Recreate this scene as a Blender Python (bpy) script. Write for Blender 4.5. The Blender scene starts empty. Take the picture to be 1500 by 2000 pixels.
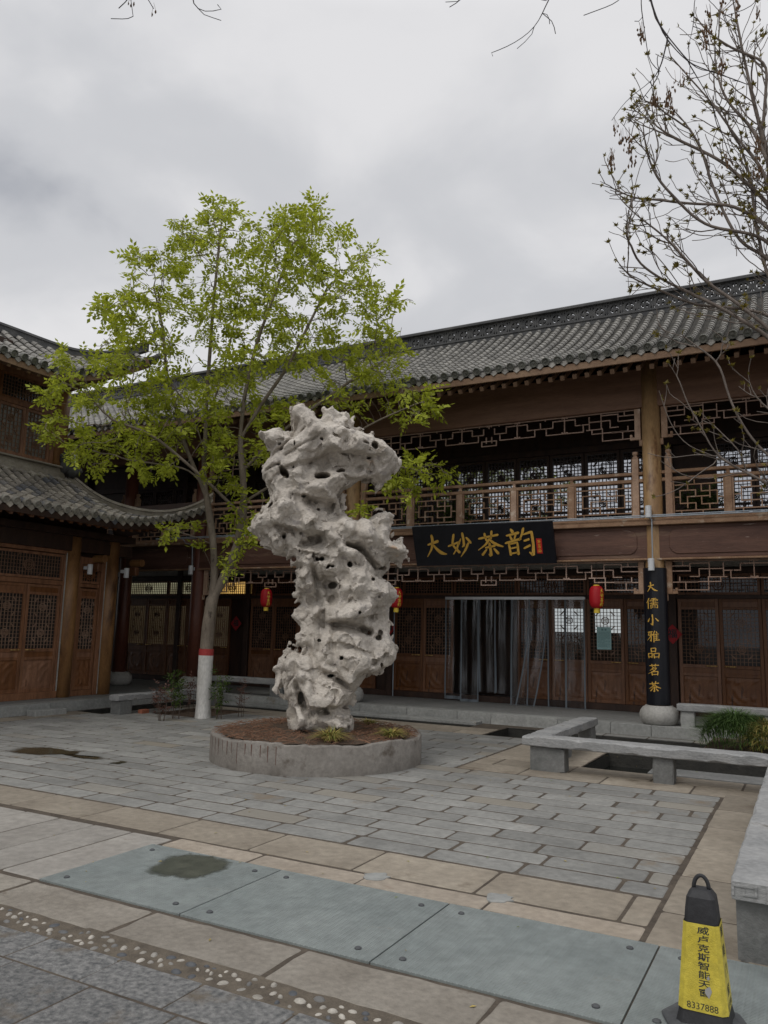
import bpy, bmesh, math, random
import numpy as np
from mathutils import Vector, Matrix
from math import radians, sin, cos, pi
random.seed(7); rng = np.random.default_rng(11)
S = bpy.context.scene
COL = S.collection

# ------------------------------------------------------------------ camera
YAW, PITCH, ROLL, FPX, EYE = radians(28.4392), radians(8.68886), radians(1.33612), 1525.94, 1.7
FW = np.array([-sin(YAW)*cos(PITCH), cos(YAW)*cos(PITCH), sin(PITCH)])
_rt = np.array([cos(YAW), sin(YAW), 0.0]); _up = np.cross(_rt, FW)
RT = _rt*cos(ROLL) + _up*sin(ROLL); UP = -_rt*sin(ROLL) + _up*cos(ROLL)
CAM = np.array([0, 0, EYE])
cam = bpy.data.cameras.new('camera'); camo = bpy.data.objects.new('camera', cam); COL.objects.link(camo)
camo.matrix_world = Matrix(((RT[0], UP[0], -FW[0], 0), (RT[1], UP[1], -FW[1], 0), (RT[2], UP[2], -FW[2], EYE), (0, 0, 0, 1)))
cam.sensor_fit = 'HORIZONTAL'; cam.sensor_width = 36; cam.lens = 36*FPX/1500
cam.clip_start = 0.05; cam.clip_end = 2000
S.camera = camo
def ray(x, y): return FW + RT*(x-750)/FPX - UP*(y-1000)/FPX
def at_dist(x, y, d):                       # survey: a sighted direction at a measured ground distance
    r = ray(x, y); return CAM + r*d/math.hypot(r[0], r[1])
def at_z(x, y, z):
    r = ray(x, y); return CAM + r*(z-EYE)/r[2]

# ------------------------------------------------------------------ sky and sun (overcast)
SUN_EL, SUN_AZ = radians(52), radians(200)
W = bpy.data.worlds.new('World'); S.world = W; W.use_nodes = True
nt = W.node_tree; N = nt.nodes; L = nt.links; N.clear()
out = N.new('ShaderNodeOutputWorld'); bg = N.new('ShaderNodeBackground'); L.new(bg.outputs[0], out.inputs[0])
sky = N.new('ShaderNodeTexSky'); sky.sky_type = 'NISHITA'; sky.sun_disc = False
sky.sun_elevation = SUN_EL; sky.sun_rotation = SUN_AZ; sky.air_density = 1.5; sky.dust_density = 3
tc = N.new('ShaderNodeTexCoord')
def wmath(op, a, b=None, c=None):
    n = N.new('ShaderNodeMath'); n.operation = op
    for i, v in enumerate((a, b, c)):
        if v is None: continue
        if isinstance(v, (int, float)): n.inputs[i].default_value = v
        else: L.new(v, n.inputs[i])
    return n.outputs[0]
sep = N.new('ShaderNodeSeparateXYZ'); L.new(tc.outputs['Generated'], sep.inputs[0])
# cloud deck: directions projected on a flat layer so that the clouds flatten to the horizon
zc = wmath('MAXIMUM', sep.outputs[2], 0.0); dv = wmath('ADD', zc, 0.32)
cx = wmath('DIVIDE', sep.outputs[0], dv); cy = wmath('DIVIDE', sep.outputs[1], dv)
cmb = N.new('ShaderNodeCombineXYZ'); L.new(cx, cmb.inputs[0]); L.new(cy, cmb.inputs[1])
def wnoise(scale, detail, loc, rough=0.5):
    mp = N.new('ShaderNodeMapping'); mp.inputs['Location'].default_value = loc
    L.new(cmb.outputs[0], mp.inputs[0])
    n = N.new('ShaderNodeTexNoise'); n.inputs['Scale'].default_value = scale
    n.inputs['Detail'].default_value = detail; n.inputs['Roughness'].default_value = rough
    n.inputs['Distortion'].default_value = 0.25
    L.new(mp.outputs[0], n.inputs['Vector']); return n.outputs[0]
SKY_OFF = (3.1, 1.7, 0)
big = wnoise(1.05, 3, SKY_OFF, 0.45); fine = wnoise(3.2, 5, (9, 4, 0), 0.5)
mixn = wmath('ADD', wmath('MULTIPLY', big, 0.66), wmath('MULTIPLY', fine, 0.34))
ramp = N.new('ShaderNodeValToRGB'); L.new(mixn, ramp.inputs[0])
cr = ramp.color_ramp; cr.interpolation = 'EASE'
cr.elements[0].position = 0.33; cr.elements[0].color = (3.3, 3.42, 3.75, 1)
cr.elements[1].position = 0.55; cr.elements[1].color = (6.6, 6.55, 6.65, 1)
e = cr.elements.new(0.43); e.color = (5.15, 5.2, 5.4, 1)
# an overcast zenith is brighter than the horizon
zr = N.new('ShaderNodeMapRange'); zr.inputs[1].default_value = 0.66; zr.inputs[2].default_value = 0.98
zr.inputs[3].default_value = 1.0; zr.inputs[4].default_value = 2.1; L.new(sep.outputs[2], zr.inputs[0])
vm = N.new('ShaderNodeVectorMath'); vm.operation = 'SCALE'; L.new(ramp.outputs[0], vm.inputs[0]); L.new(zr.outputs[0], vm.inputs['Scale'])
mx = N.new('ShaderNodeMixRGB'); mx.inputs[0].default_value = 0.96
L.new(sky.outputs[0], mx.inputs[1]); L.new(vm.outputs[0], mx.inputs[2]); L.new(mx.outputs[0], bg.inputs[0])
bg.inputs[1].default_value = 0.118
sun = bpy.data.lights.new('sun', 'SUN'); sun.energy = 0.9; sun.angle = radians(25); sun.color = (1, 0.96, 0.9)
suno = bpy.data.objects.new('sun', sun); COL.objects.link(suno)
suno.rotation_euler = Vector((-sin(SUN_AZ)*cos(SUN_EL), -cos(SUN_AZ)*cos(SUN_EL), -sin(SUN_EL))).to_track_quat('-Z', 'Y').to_euler()
S.view_settings.view_transform = 'Standard'; S.view_settings.look = 'None'
S.view_settings.exposure = 0.0; S.view_settings.gamma = 1.0; S.view_settings.use_curve_mapping = False

# ------------------------------------------------------------------ object helpers
def wl(o):
    v = Vector((0, 0, 0))
    while o: v += o.location; o = o.parent
    return v
def link(o, parent=None):
    COL.objects.link(o)
    if parent: o.parent = parent
    return o
def tag(o, label=None, cat=None, group=None, kind=None):
    if label: o['label'] = label
    if cat: o['category'] = cat
    if group: o['group'] = group
    if kind: o['kind'] = kind
    return o
def thing(name, label, cat, loc=(0, 0, 0), group=None, rz=0):
    o = bpy.data.objects.new(name, None); o.empty_display_size = .2; link(o); o.location = loc; o.rotation_euler.z = rz
    return tag(o, label, cat, group)
def copy_tree(o, parent=None, loc=None, rz=None):
    c = o.copy(); COL.objects.link(c)
    if parent: c.parent = parent
    if loc is not None: c.location = loc
    if rz is not None: c.rotation_euler.z = rz
    for ch in list(o.children): copy_tree(ch, c)
    return c
class MB:
    def __init__(s): s.v = []; s.f = []; s.m = None
    def add(s, vs, fs):
        b = len(s.v); s.v += [tuple(map(float, p)) for p in vs]; s.f += [tuple(b+i for i in f) for f in fs]; return s
    def box(s, a, b):
        (x0, y0, z0), (x1, y1, z1) = [min(p) for p in zip(a, b)], [max(p) for p in zip(a, b)]
        return s.add([(x0, y0, z0), (x1, y0, z0), (x1, y1, z0), (x0, y1, z0), (x0, y0, z1), (x1, y0, z1), (x1, y1, z1), (x0, y1, z1)],
                     [(3, 2, 1, 0), (4, 5, 6, 7), (0, 1, 5, 4), (1, 2, 6, 5), (2, 3, 7, 6), (3, 0, 4, 7)])
    def beam(s, p, q, w, h, up=(0, 0, 1)):
        p, q, up = Vector(p), Vector(q), Vector(up); t = (q-p).normalized(); sd = t.cross(up)
        if sd.length < 1e-4: sd = t.cross(Vector((0, 1, 0)))
        sd.normalize(); u = sd.cross(t); sd *= w/2; u *= h/2
        vs = [p-sd-u, p+sd-u, p+sd+u, p-sd+u, q-sd-u, q+sd-u, q+sd+u, q-sd+u]
        return s.add(vs, [(3, 2, 1, 0), (4, 5, 6, 7), (0, 1, 5, 4), (1, 2, 6, 5), (2, 3, 7, 6), (3, 0, 4, 7)])
    def lathe(s, prof, c=(0, 0, 0), n=24, cap=True):
        k = len(prof); vs = [(c[0]+r*cos(2*pi*i/n), c[1]+r*sin(2*pi*i/n), c[2]+z) for r, z in prof for i in range(n)]
        fs = [(j*n+i, j*n+(i+1) % n, (j+1)*n+(i+1) % n, (j+1)*n+i) for j in range(k-1) for i in range(n)]
        if cap: fs += [tuple(range(n-1, -1, -1)), tuple((k-1)*n+i for i in range(n))]
        return s.add(vs, fs)
    def tube(s, pts, rad, n=6, cap=True):
        pts = [np.asarray(p, float) for p in pts]; k = len(pts)
        if not hasattr(rad, '__len__'): rad = [rad]*k
        ref = None; vs = []
        for i in range(k):
            t = pts[min(i+1, k-1)]-pts[max(i-1, 0)]; t = t/(np.linalg.norm(t)+1e-9)
            if ref is None: ref = np.cross(t, (0, 0, 1.0)) if abs(t[2]) < .9 else np.cross(t, (1.0, 0, 0))
            a = ref-t*(ref@t); a = a/(np.linalg.norm(a)+1e-9); ref = a; b = np.cross(t, a)
            vs += [pts[i]+rad[i]*(a*cos(2*pi*j/n)+b*sin(2*pi*j/n)) for j in range(n)]
        fs = [(i*n+j, i*n+(j+1) % n, (i+1)*n+(j+1) % n, (i+1)*n+j) for i in range(k-1) for j in range(n)]
        if cap: fs += [tuple(range(n-1, -1, -1)), tuple((k-1)*n+j for j in range(n))]
        return s.add(vs, fs)
    def prism(s, poly, z0, z1, fn=lambda x, y, z: (x, y, z)):     # outline (x, y) extruded between z0 and z1, placed by fn
        n = len(poly); ar = sum(poly[i][0]*poly[(i+1) % n][1]-poly[(i+1) % n][0]*poly[i][1] for i in range(n))
        if ar < 0: poly = poly[::-1]
        vs = [fn(x, y, z0) for x, y in poly]+[fn(x, y, z1) for x, y in poly]
        return s.add(vs, [tuple(range(n-1, -1, -1)), tuple(range(n, 2*n))]+[(i, (i+1) % n, n+(i+1) % n, n+i) for i in range(n)])
    def build(s, name, mat, parent=None, bevel=0, smooth=False, label=None, world=True, seg=1, fixn=False):
        me = bpy.data.meshes.new(name); off = wl(parent) if (parent and world) else Vector((0, 0, 0))
        me.from_pydata([(x-off.x, y-off.y, z-off.z) for x, y, z in s.v], [], s.f)
        if fixn:
            bm = bmesh.new(); bm.from_mesh(me); bmesh.ops.recalc_face_normals(bm, faces=bm.faces); bm.to_mesh(me); bm.free()
        if mat: me.materials.append(mat)
        if smooth: me.polygons.foreach_set('use_smooth', [True]*len(me.polygons))
        me.update()
        o = link(bpy.data.objects.new(name, me), parent)
        if label: o['label'] = label
        if bevel:
            b = o.modifiers.new('bevel', 'BEVEL'); b.width = bevel; b.segments = seg; b.limit_method = 'ANGLE'; b.angle_limit = radians(50)
            b.harden_normals = False
        return o
def recenter(o):                                                    # moves a top-level mesh's origin to its base
    n = len(o.data.vertices); co = np.empty(n*3); o.data.vertices.foreach_get('co', co); co = co.reshape(-1, 3)
    c = np.array([(co[:, 0].min()+co[:, 0].max())/2, (co[:, 1].min()+co[:, 1].max())/2, co[:, 2].min()])
    o.data.vertices.foreach_set('co', (co-c).ravel()); o.location = c; o.data.update(); return o

# ------------------------------------------------------------------ materials
def pm(name, c1, c2, scale=4, rough=.7, bump=.15, bscale=None, stretch=(1, 1, 1), island=0., wear=None, dirt=None, metal=0, spec=.4, objvar=0., detail=6, tint=None, coat=0):
    """noise-mixed surface: c1/c2 by noise, value change per separate piece, optional worn spots (colour, scale, threshold) and dirt"""
    m = bpy.data.materials.new(name); m.use_nodes = True; t = m.node_tree; n = t.nodes; l = t.links
    p = n['Principled BSDF']; p.inputs['Roughness'].default_value = rough; p.inputs['Metallic'].default_value = metal
    p.inputs['Specular IOR Level'].default_value = spec
    if coat: p.inputs['Coat Weight'].default_value = coat; p.inputs['Coat Roughness'].default_value = .2
    co = n.new('ShaderNodeTexCoord'); mp = n.new('ShaderNodeMapping'); mp.inputs['Scale'].default_value = stretch
    l.new(co.outputs['Object'], mp.inputs[0]); vec = mp.outputs[0]
    if island:
        g = n.new('ShaderNodeNewGeometry'); cb = n.new('ShaderNodeVectorMath'); cb.operation = 'MULTIPLY_ADD'
        cb.inputs[1].default_value = (17, 31, 23); l.new(g.outputs['Random Per Island'], cb.inputs[0]); l.new(vec, cb.inputs[2]); vec = cb.outputs[0]
    def noise(sc, det=detail, r=.55):
        k = n.new('ShaderNodeTexNoise'); k.inputs['Scale'].default_value = sc; k.inputs['Detail'].default_value = det; k.inputs['Roughness'].default_value = r
        l.new(vec, k.inputs['Vector']); return k.outputs[0]
    def ramp(v, a, b, ca=(0, 0, 0), cb_=(1, 1, 1)):
        r = n.new('ShaderNodeValToRGB'); r.color_ramp.elements[0].position = a; r.color_ramp.elements[1].position = b
        r.color_ramp.elements[0].color = (*ca, 1); r.color_ramp.elements[1].color = (*cb_, 1); l.new(v, r.inputs[0]); return r.outputs[0]
    def mix(f, a, b, bt='MIX'):
        k = n.new('ShaderNodeMixRGB'); k.blend_type = bt
        for i, v in ((0, f), (1, a), (2, b)):
            if hasattr(v, 'is_linked'): l.new(v, k.inputs[i])
            elif i == 0: k.inputs[0].default_value = v
            else: k.inputs[i].default_value = (*v, 1)
        return k.outputs[0]
    col = ramp(noise(scale), .3, .7, c1, c2)
    fine = noise(scale*9, 3)
    col = mix(.5, col, ramp(fine, .2, .8, (.55,)*3, (1.45,)*3), 'MULTIPLY')
    if island:
        hs = n.new('ShaderNodeHueSaturation'); l.new(col, hs.inputs['Color'])
        mr = n.new('ShaderNodeMapRange'); mr.inputs[3].default_value = 1-island; mr.inputs[4].default_value = 1+island
        l.new(g.outputs['Random Per Island'], mr.inputs[0]); l.new(mr.outputs[0], hs.inputs['Value']); col = hs.outputs[0]
        if tint:                                                    # some pieces take another tone
            w = n.new('ShaderNodeTexWhiteNoise'); w.noise_dimensions = '1D'; l.new(g.outputs['Random Per Island'], w.inputs['W'])
            col = mix(ramp(w.outputs[0], tint[1], min(1, tint[1]+.25)), col, tint[0])
    for extra in (wear, dirt):
        if extra:
            c, sc, th = extra[:3]; col = mix(ramp(noise(sc, 7, .65), th, th+.09), col, c)
    if objvar:                                                     # timber pieces differ from one another
        oi = n.new('ShaderNodeObjectInfo'); hv = n.new('ShaderNodeHueSaturation'); l.new(col, hv.inputs['Color'])
        for inp, lo_, hi_ in (('Value', 1-objvar, 1+objvar), ('Saturation', 1+objvar*.5, 1-objvar*.5)):
            r_ = n.new('ShaderNodeMapRange'); r_.inputs[3].default_value = lo_; r_.inputs[4].default_value = hi_; l.new(oi.outputs['Random'], r_.inputs[0]); l.new(r_.outputs[0], hv.inputs[inp])
        col = hv.outputs[0]
    l.new(col, p.inputs['Base Color'])
    if bump:
        b = n.new('ShaderNodeBump'); b.inputs['Strength'].default_value = bump; b.inputs['Distance'].default_value = .02
        l.new(noise(bscale or scale*4, 7, .6), b.inputs['Height']); l.new(b.outputs[0], p.inputs['Normal'])
    return m
def flat(name, c, rough=.6, metal=0, emit=None, spec=.5):
    m = bpy.data.materials.new(name); m.use_nodes = True; p = m.node_tree.nodes['Principled BSDF']
    p.inputs['Base Color'].default_value = (*c, 1); p.inputs['Roughness'].default_value = rough; p.inputs['Metallic'].default_value = metal
    p.inputs['Specular IOR Level'].default_value = spec
    if emit: p.inputs['Emission Color'].default_value = (*emit[0], 1); p.inputs['Emission Strength'].default_value = emit[1]
    return m
M = {}
M['slate'] = pm('slate', (.182, .182, .172), (.268, .266, .25), 1.9, .62, .3, 26, island=.17, tint=((.25, .225, .182), .88), dirt=((.19, .155, .115), 1.1, .6), wear=((.155, .155, .15), 6, .66))
M['beige'] = pm('beige_granite', (.205, .176, .138), (.285, .25, .20), 1.6, .8, .3, 60, island=.16, dirt=((.14, .112, .082), 1.1, .57))
M['beige_pale'] = pm('pale_granite', (.27, .228, .18), (.36, .312, .255), 1.8, .8, .35, 60, island=.1, dirt=((.17, .11, .075), 1.4, .62))
M['plank'] = pm('grey_granite', (.225, .21, .188), (.30, .283, .256), 1.5, .8, .3, 50, island=.08, dirt=((.18, .14, .105), 1.0, .62))
M['front'] = pm('rough_granite', (.19, .17, .142), (.285, .26, .222), 2.6, .85, .7, 22, island=.08, dirt=((.10, .075, .05), 2.2, .66))
M['dark_granite'] = pm('dark_granite', (.075, .078, .08), (.25, .248, .24), 34, .7, 1.0, 42, island=.14, dirt=((.14, .115, .085), 1.5, .6), wear=((.085, .075, .06), 2.3, .69))
M['mortar'] = pm('mortar', (.055, .044, .034), (.105, .085, .065), 6, .95, .5, 40)
M['pool_stone'] = pm('wet_pool_stone', (.018, .018, .016), (.04, .038, .032), 5, .6, .5, 20)
M['concrete'] = pm('planter_concrete', (.155, .14, .122), (.255, .24, .215), 2.2, .85, .35, 30, wear=((.31, .30, .28), 1.6, .62), dirt=((.12, .10, .085), 2.4, .6))
M['stone'] = pm('bench_stone', (.215, .22, .22), (.345, .345, .34), 3, .7, .6, 18, stretch=(1, 1, 2), dirt=((.15, .14, .12), 3, .6), wear=((.40, .395, .38), 5, .66))
M['stone_leg'] = pm('bench_leg_stone', (.13, .135, .13), (.20, .20, .195), 3, .8, .4, 40)
M['curb'] = pm('kerb_stone', (.24, .245, .235), (.34, .345, .33), 2, .75, .3, 30, island=.1, dirt=((.20, .165, .12), 1.5, .62))
M['drum'] = pm('drum_stone', (.30, .295, .275), (.42, .41, .385), 3, .75, .25, 24, dirt=((.2, .18, .15), 2.5, .66))
M['platform'] = pm('platform_paving', (.175, .18, .175), (.235, .235, .228), 1.3, .75, .2, 30)
M['plate'] = None
M['door_wood'] = pm('door_wood', (.095, .036, .014), (.20, .085, .034), 3, .5, .15, 30, stretch=(3, 3, .5), dirt=((.05, .02, .01), 3, .58), spec=.5, objvar=.28)
M['door_wood_lit'] = pm('door_wood_lit', (.125, .052, .023), (.28, .125, .056), 3, .5, .15, 30, stretch=(3, 3, .5), dirt=((.10, .04, .018), 3, .62), objvar=.28)  # same timber as the doors; the side hall's stronger light is in the colour
M['lattice_wood'] = pm('lattice_wood', (.13, .07, .042), (.22, .13, .085), 5, .6, .1, objvar=.28)
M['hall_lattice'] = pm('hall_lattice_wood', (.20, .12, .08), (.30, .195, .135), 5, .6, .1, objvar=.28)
M['dark_wood'] = pm('dark_wood', (.024, .013, .0095), (.056, .029, .019), 3, .55, .15, 30, stretch=(2, 2, .5))
M['beam_wood'] = pm('beam_wood', (.065, .03, .021), (.125, .062, .042), 2.5, .6, .2, 24, stretch=(.35, 1, 2.5), wear=((.40, .33, .28), 7, .635), dirt=((.17, .105, .07), 1.6, .58))
M['beam_upper'] = pm('upper_beam_wood', (.13, .067, .04), (.205, .115, .072), 2.5, .6, .12, 24, stretch=(.3, 1, 3))
M['rail_wood'] = pm('weathered_rail_wood', (.25, .15, .095), (.42, .28, .19), 4, .75, .25, 30, stretch=(1, 1, 1), wear=((.52, .42, .33), 3.5, .58), dirt=((.12, .05, .03), 4, .66), objvar=.28)
M['frieze_wood'] = pm('frieze_wood', (.24, .155, .115), (.39, .27, .21), 4, .7, .15, 30, dirt=((.12, .07, .05), 3, .62), objvar=.28)
M['column'] = pm('column_wood', (.26, .15, .065), (.44, .285, .14), 2.2, .45, .12, 20, stretch=(1.5, 1.5, .5), dirt=((.11, .045, .018), 1.7, .6), spec=.5)
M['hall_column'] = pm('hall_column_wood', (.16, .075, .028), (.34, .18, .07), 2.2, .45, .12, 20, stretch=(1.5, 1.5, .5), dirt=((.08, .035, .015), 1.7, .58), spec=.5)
M['column_red'] = pm('red_column_wood', (.08, .026, .016), (.135, .046, .027), 2.2, .45, .1, 20, stretch=(2, 2, .5))
M['fascia'] = pm('fascia_wood', (.155, .09, .055), (.265, .175, .11), 4, .75, .2, 30, stretch=(.5, 1, 1), dirt=((.1, .05, .03), 3, .62))
M['tile'] = pm('roof_tile', (.165, .16, .15), (.29, .28, .255), 3, .85, .3, 30, island=.2, dirt=((.25, .235, .20), 5, .66))
M['tile_warm'] = pm('weathered_roof_tile', (.225, .205, .178), (.40, .365, .31), 3, .85, .3, 30, island=.25, tint=((.12, .125, .14), .72), dirt=((.30, .25, .19), 6, .62))
M['tile_pan'] = pm('pan_tile', (.075, .073, .07), (.14, .135, .122), 5, .9, .3, 30)
M['tile_end'] = pm('eave_end_tile', (.10, .105, .095), (.19, .19, .165), 9, .85, .5, 30, island=.2, dirt=((.27, .245, .16), 8, .63))
M['tile_end_pale'] = pm('pale_eave_end_tile', (.20, .195, .17), (.33, .31, .265), 9, .85, .5, 30, island=.2)
M['plaster'] = pm('ridge_plaster', (.24, .215, .18), (.36, .33, .28), 2, .9, .25, 20, stretch=(1, 1, 2), dirt=((.15, .13, .11), 2.4, .58))
M['ridge'] = pm('dark_ridge_tile', (.05, .052, .055), (.10, .10, .10), 4, .85, .3)
M['white_metal'] = flat('white_lamp_metal', (.62, .64, .66), .4)
M['pipe'] = flat('grey_pipe', (.30, .35, .40), .4)
M['brass'] = flat('brass', (.75, .52, .2), .3, 1)
M['black_board'] = pm('black_lacquer', (.005, .0055, .009), (.010, .011, .016), 3, .35, .04, spec=.35)
M['gold'] = pm('gold_leaf', (.55, .32, .05), (.68, .42, .085), 8, .45, .1)
M['red_seal'] = flat('seal_red', (.55, .02, .015), .5)
M['red_silk'] = None
M['yellow_trim'] = flat('lantern_trim', (.75, .55, .06), .5)
M['red_paper'] = flat('red_paper', (.34, .012, .018), .7)
M['paper'] = pm('mint_paper', (.36, .58, .58), (.42, .64, .64), 6, .7, .05)
M['ink'] = flat('ink', (.02, .025, .03), .8)
M['ink_soft'] = flat('soft_ink', (.16, .30, .31), .8)
M['rubber'] = pm('cone_rubber', (.018, .018, .02), (.036, .037, .04), 6, .65, .15, 40, dirt=((.10, .095, .085), 5, .7))
M['rubber_base'] = pm('cone_base_rubber', (.05, .052, .056), (.095, .10, .105), 6, .8, .15, 40)
M['reflective'] = pm('yellow_reflective_sleeve', (.52, .42, .045), (.66, .56, .085), 4, .4, .3, 160, dirt=((.26, .18, .05), 6, .62), wear=((.36, .34, .22), 9, .70))
M['torn'] = flat('torn_patch', (.33, .33, .33), .7)
M['soil'] = pm('soil', (.055, .036, .024), (.11, .075, .05), 7, .95, .8, 30)
M['needle'] = pm('dead_needles', (.13, .066, .04), (.23, .125, .075), 20, .9, 0, island=.4)
M['dry_grass'] = pm('dry_grass', (.26, .20, .045), (.36, .28, .09), 9, .8, 0, island=.35, tint=((.16, .20, .035), .5))
M['green_grass'] = pm('green_grass', (.035, .075, .018), (.08, .14, .03), 9, .8, 0, island=.4)
M['bark'] = pm('grey_bark', (.13, .105, .08), (.25, .21, .165), 7, .9, .7, 26, stretch=(1, 1, .35), dirt=((.06, .048, .038), 8, .6))
M['twig'] = pm('twig_bark', (.07, .052, .04), (.13, .10, .08), 9, .9, .2)
M['pale_twig'] = pm('pale_twig_bark', (.17, .135, .11), (.28, .235, .195), 6, .85, .3)
M['dark_twig'] = pm('dark_twig_bark', (.022, .018, .02), (.045, .038, .036), 9, .9, .2)
M['limewash'] = pm('limewash', (.50, .49, .46), (.64, .63, .60), 4, .9, .5, 18, stretch=(1, 1, .4), dirt=((.22, .185, .15), 5, .665))
M['red_paint'] = pm('red_paint', (.33, .03, .03), (.42, .06, .055), 6, .7, .2)
M['brick'] = pm('red_brick', (.25, .085, .045), (.33, .12, .07), 6, .9, .3)
M['pod'] = pm('seed_pods', (.075, .042, .02), (.14, .08, .04), 9, .9, 0, island=.3)
def leaf_mat(name, c1, c2, trans=.4):
    m = pm(name, c1, c2, 3, .55, 0, island=.3, spec=.3); t = m.node_tree; n = t.nodes; l = t.links
    p = n['Principled BSDF']; o = n['Material Output']; tr = n.new('ShaderNodeBsdfTranslucent'); mx_ = n.new('ShaderNodeMixShader')
    mx_.inputs[0].default_value = trans; l.new(p.inputs['Base Color'].links[0].from_socket, tr.inputs[0])
    l.new(p.outputs[0], mx_.inputs[1]); l.new(tr.outputs[0], mx_.inputs[2]); l.new(mx_.outputs[0], o.inputs[0]); return m
M['leaf'] = leaf_mat('spring_leaf', (.28, .335, .024), (.425, .46, .05), .45)
M['leaf_dark'] = leaf_mat('shrub_leaf', (.035, .07, .012), (.075, .11, .02), .25)
M['leaf_red'] = leaf_mat('reddish_leaf', (.10, .045, .035), (.16, .085, .06), .2)
M['bud'] = leaf_mat('opening_bud_leaf', (.11, .095, .022), (.25, .20, .035), .3)
def glass_mat(name, tint, refl, rough=.03):                       # coated panes: mirror part over a dark room
    m = bpy.data.materials.new(name); m.use_nodes = True; t = m.node_tree; n = t.nodes; l = t.links
    p = n['Principled BSDF']; p.inputs['Base Color'].default_value = (*tint, 1); p.inputs['Roughness'].default_value = .3; p.inputs['Specular IOR Level'].default_value = .12
    g = n.new('ShaderNodeBsdfGlossy'); g.inputs['Roughness'].default_value = rough; g.inputs['Color'].default_value = (.9, .93, 1, 1)
    k = n.new('ShaderNodeMixShader'); k.inputs[0].default_value = refl
    nz = n.new('ShaderNodeTexNoise'); nz.inputs['Scale'].default_value = 1.2; b = n.new('ShaderNodeBump'); b.inputs['Strength'].default_value = .02
    co = n.new('ShaderNodeTexCoord'); l.new(co.outputs['Object'], nz.inputs['Vector']); l.new(nz.outputs[0], b.inputs['Height']); l.new(b.outputs[0], g.inputs['Normal'])
    l.new(p.outputs[0], k.inputs[1]); l.new(g.outputs[0], k.inputs[2]); l.new(k.outputs[0], n['Material Output'].inputs[0]); return m
M['pane'] = glass_mat('coated_pane', (.010, .010, .010), .035)
M['pane_up'] = glass_mat('upper_coated_pane', (.02, .022, .025), .5)
M['pane_dim'] = glass_mat('dusty_pane', (.022, .021, .02), .05, .2)
M['pane_grey'] = glass_mat('grey_paper_pane', (.17, .16, .145), .08, .3)
def lit_mat(name, c, s):
    m = flat(name, (.1, .09, .07), .5); t = m.node_tree; n = t.nodes; l = t.links; p = n['Principled BSDF']
    nz = n.new('ShaderNodeTexNoise'); nz.inputs['Scale'].default_value = 1.3; co = n.new('ShaderNodeTexCoord'); l.new(co.outputs['Object'], nz.inputs['Vector'])
    r = n.new('ShaderNodeValToRGB'); r.color_ramp.elements[0].position = .35; r.color_ramp.elements[1].position = .6
    r.color_ramp.elements[0].color = (c[0]*.5, c[1]*.45, c[2]*.4, 1); r.color_ramp.elements[1].color = (*c, 1)
    l.new(nz.outputs[0], r.inputs[0]); l.new(r.outputs[0], p.inputs['Emission Color']); p.inputs['Emission Strength'].default_value = s; return m
M['lit'] = lit_mat('lit_room_window', (.95, .92, .6), .22)
M['lit_dim'] = lit_mat('dim_lit_window', (.75, .55, .3), .045)
M['lit_warm'] = lit_mat('warm_lit_window', (1, .62, .18), .6)
def mk_plate():
    m = pm('painted_steel_plate', (.185, .212, .208), (.225, .25, .243), 1.3, .5, 0, spec=.5, dirt=((.20, .185, .155), 3.1, .66), wear=((.15, .105, .07), 8, .70)); t = m.node_tree; n = t.nodes; l = t.links
    p = n['Principled BSDF']; co = n.new('ShaderNodeTexCoord')
    bumps = []
    for ang, off in ((.785, 0), (-.785, .5)):                      # raised tear-drop treads laid both ways
        mp = n.new('ShaderNodeMapping'); mp.inputs['Rotation'].default_value = (0, 0, ang); mp.inputs['Scale'].default_value = (22, 44, 1); mp.inputs['Location'].default_value = (off, off, 0)
        l.new(co.outputs['Object'], mp.inputs[0]); v = n.new('ShaderNodeTexVoronoi'); v.inputs['Randomness'].default_value = 0; v.inputs['Scale'].default_value = 1
        l.new(mp.outputs[0], v.inputs['Vector']); mr = n.new('ShaderNodeMapRange'); mr.inputs[1].default_value = .34; mr.inputs[2].default_value = .2; l.new(v.outputs['Distance'], mr.inputs[0]); bumps.append(mr.outputs[0])
    a = n.new('ShaderNodeMath'); a.operation = 'MAXIMUM'; l.new(bumps[0], a.inputs[0]); l.new(bumps[1], a.inputs[1])
    b = n.new('ShaderNodeBump'); b.inputs['Strength'].default_value = .8; b.inputs['Distance'].default_value = .005; l.new(a.outputs[0], b.inputs['Height']); l.new(b.outputs[0], p.inputs['Normal']); return m
M['plate'] = mk_plate()
def mk_silk():
    m = flat('red_lantern_silk', (.55, .012, .022), .5); t = m.node_tree; n = t.nodes; l = t.links; p = n['Principled BSDF']
    w = n.new('ShaderNodeTexWave'); w.bands_direction = 'Z'; w.inputs['Scale'].default_value = 22; co = n.new('ShaderNodeTexCoord'); l.new(co.outputs['Object'], w.inputs['Vector'])
    b = n.new('ShaderNodeBump'); b.inputs['Strength'].default_value = .3; b.inputs['Distance'].default_value = .01; l.new(w.outputs[0], b.inputs['Height']); l.new(b.outputs[0], p.inputs['Normal'])
    tr = n.new('ShaderNodeBsdfTranslucent'); tr.inputs[0].default_value = (.7, .02, .03, 1); k = n.new('ShaderNodeMixShader'); k.inputs[0].default_value = .35
    l.new(p.outputs[0], k.inputs[1]); l.new(tr.outputs[0], k.inputs[2]); l.new(k.outputs[0], n['Material Output'].inputs[0]); return m
M['red_silk'] = mk_silk()
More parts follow.
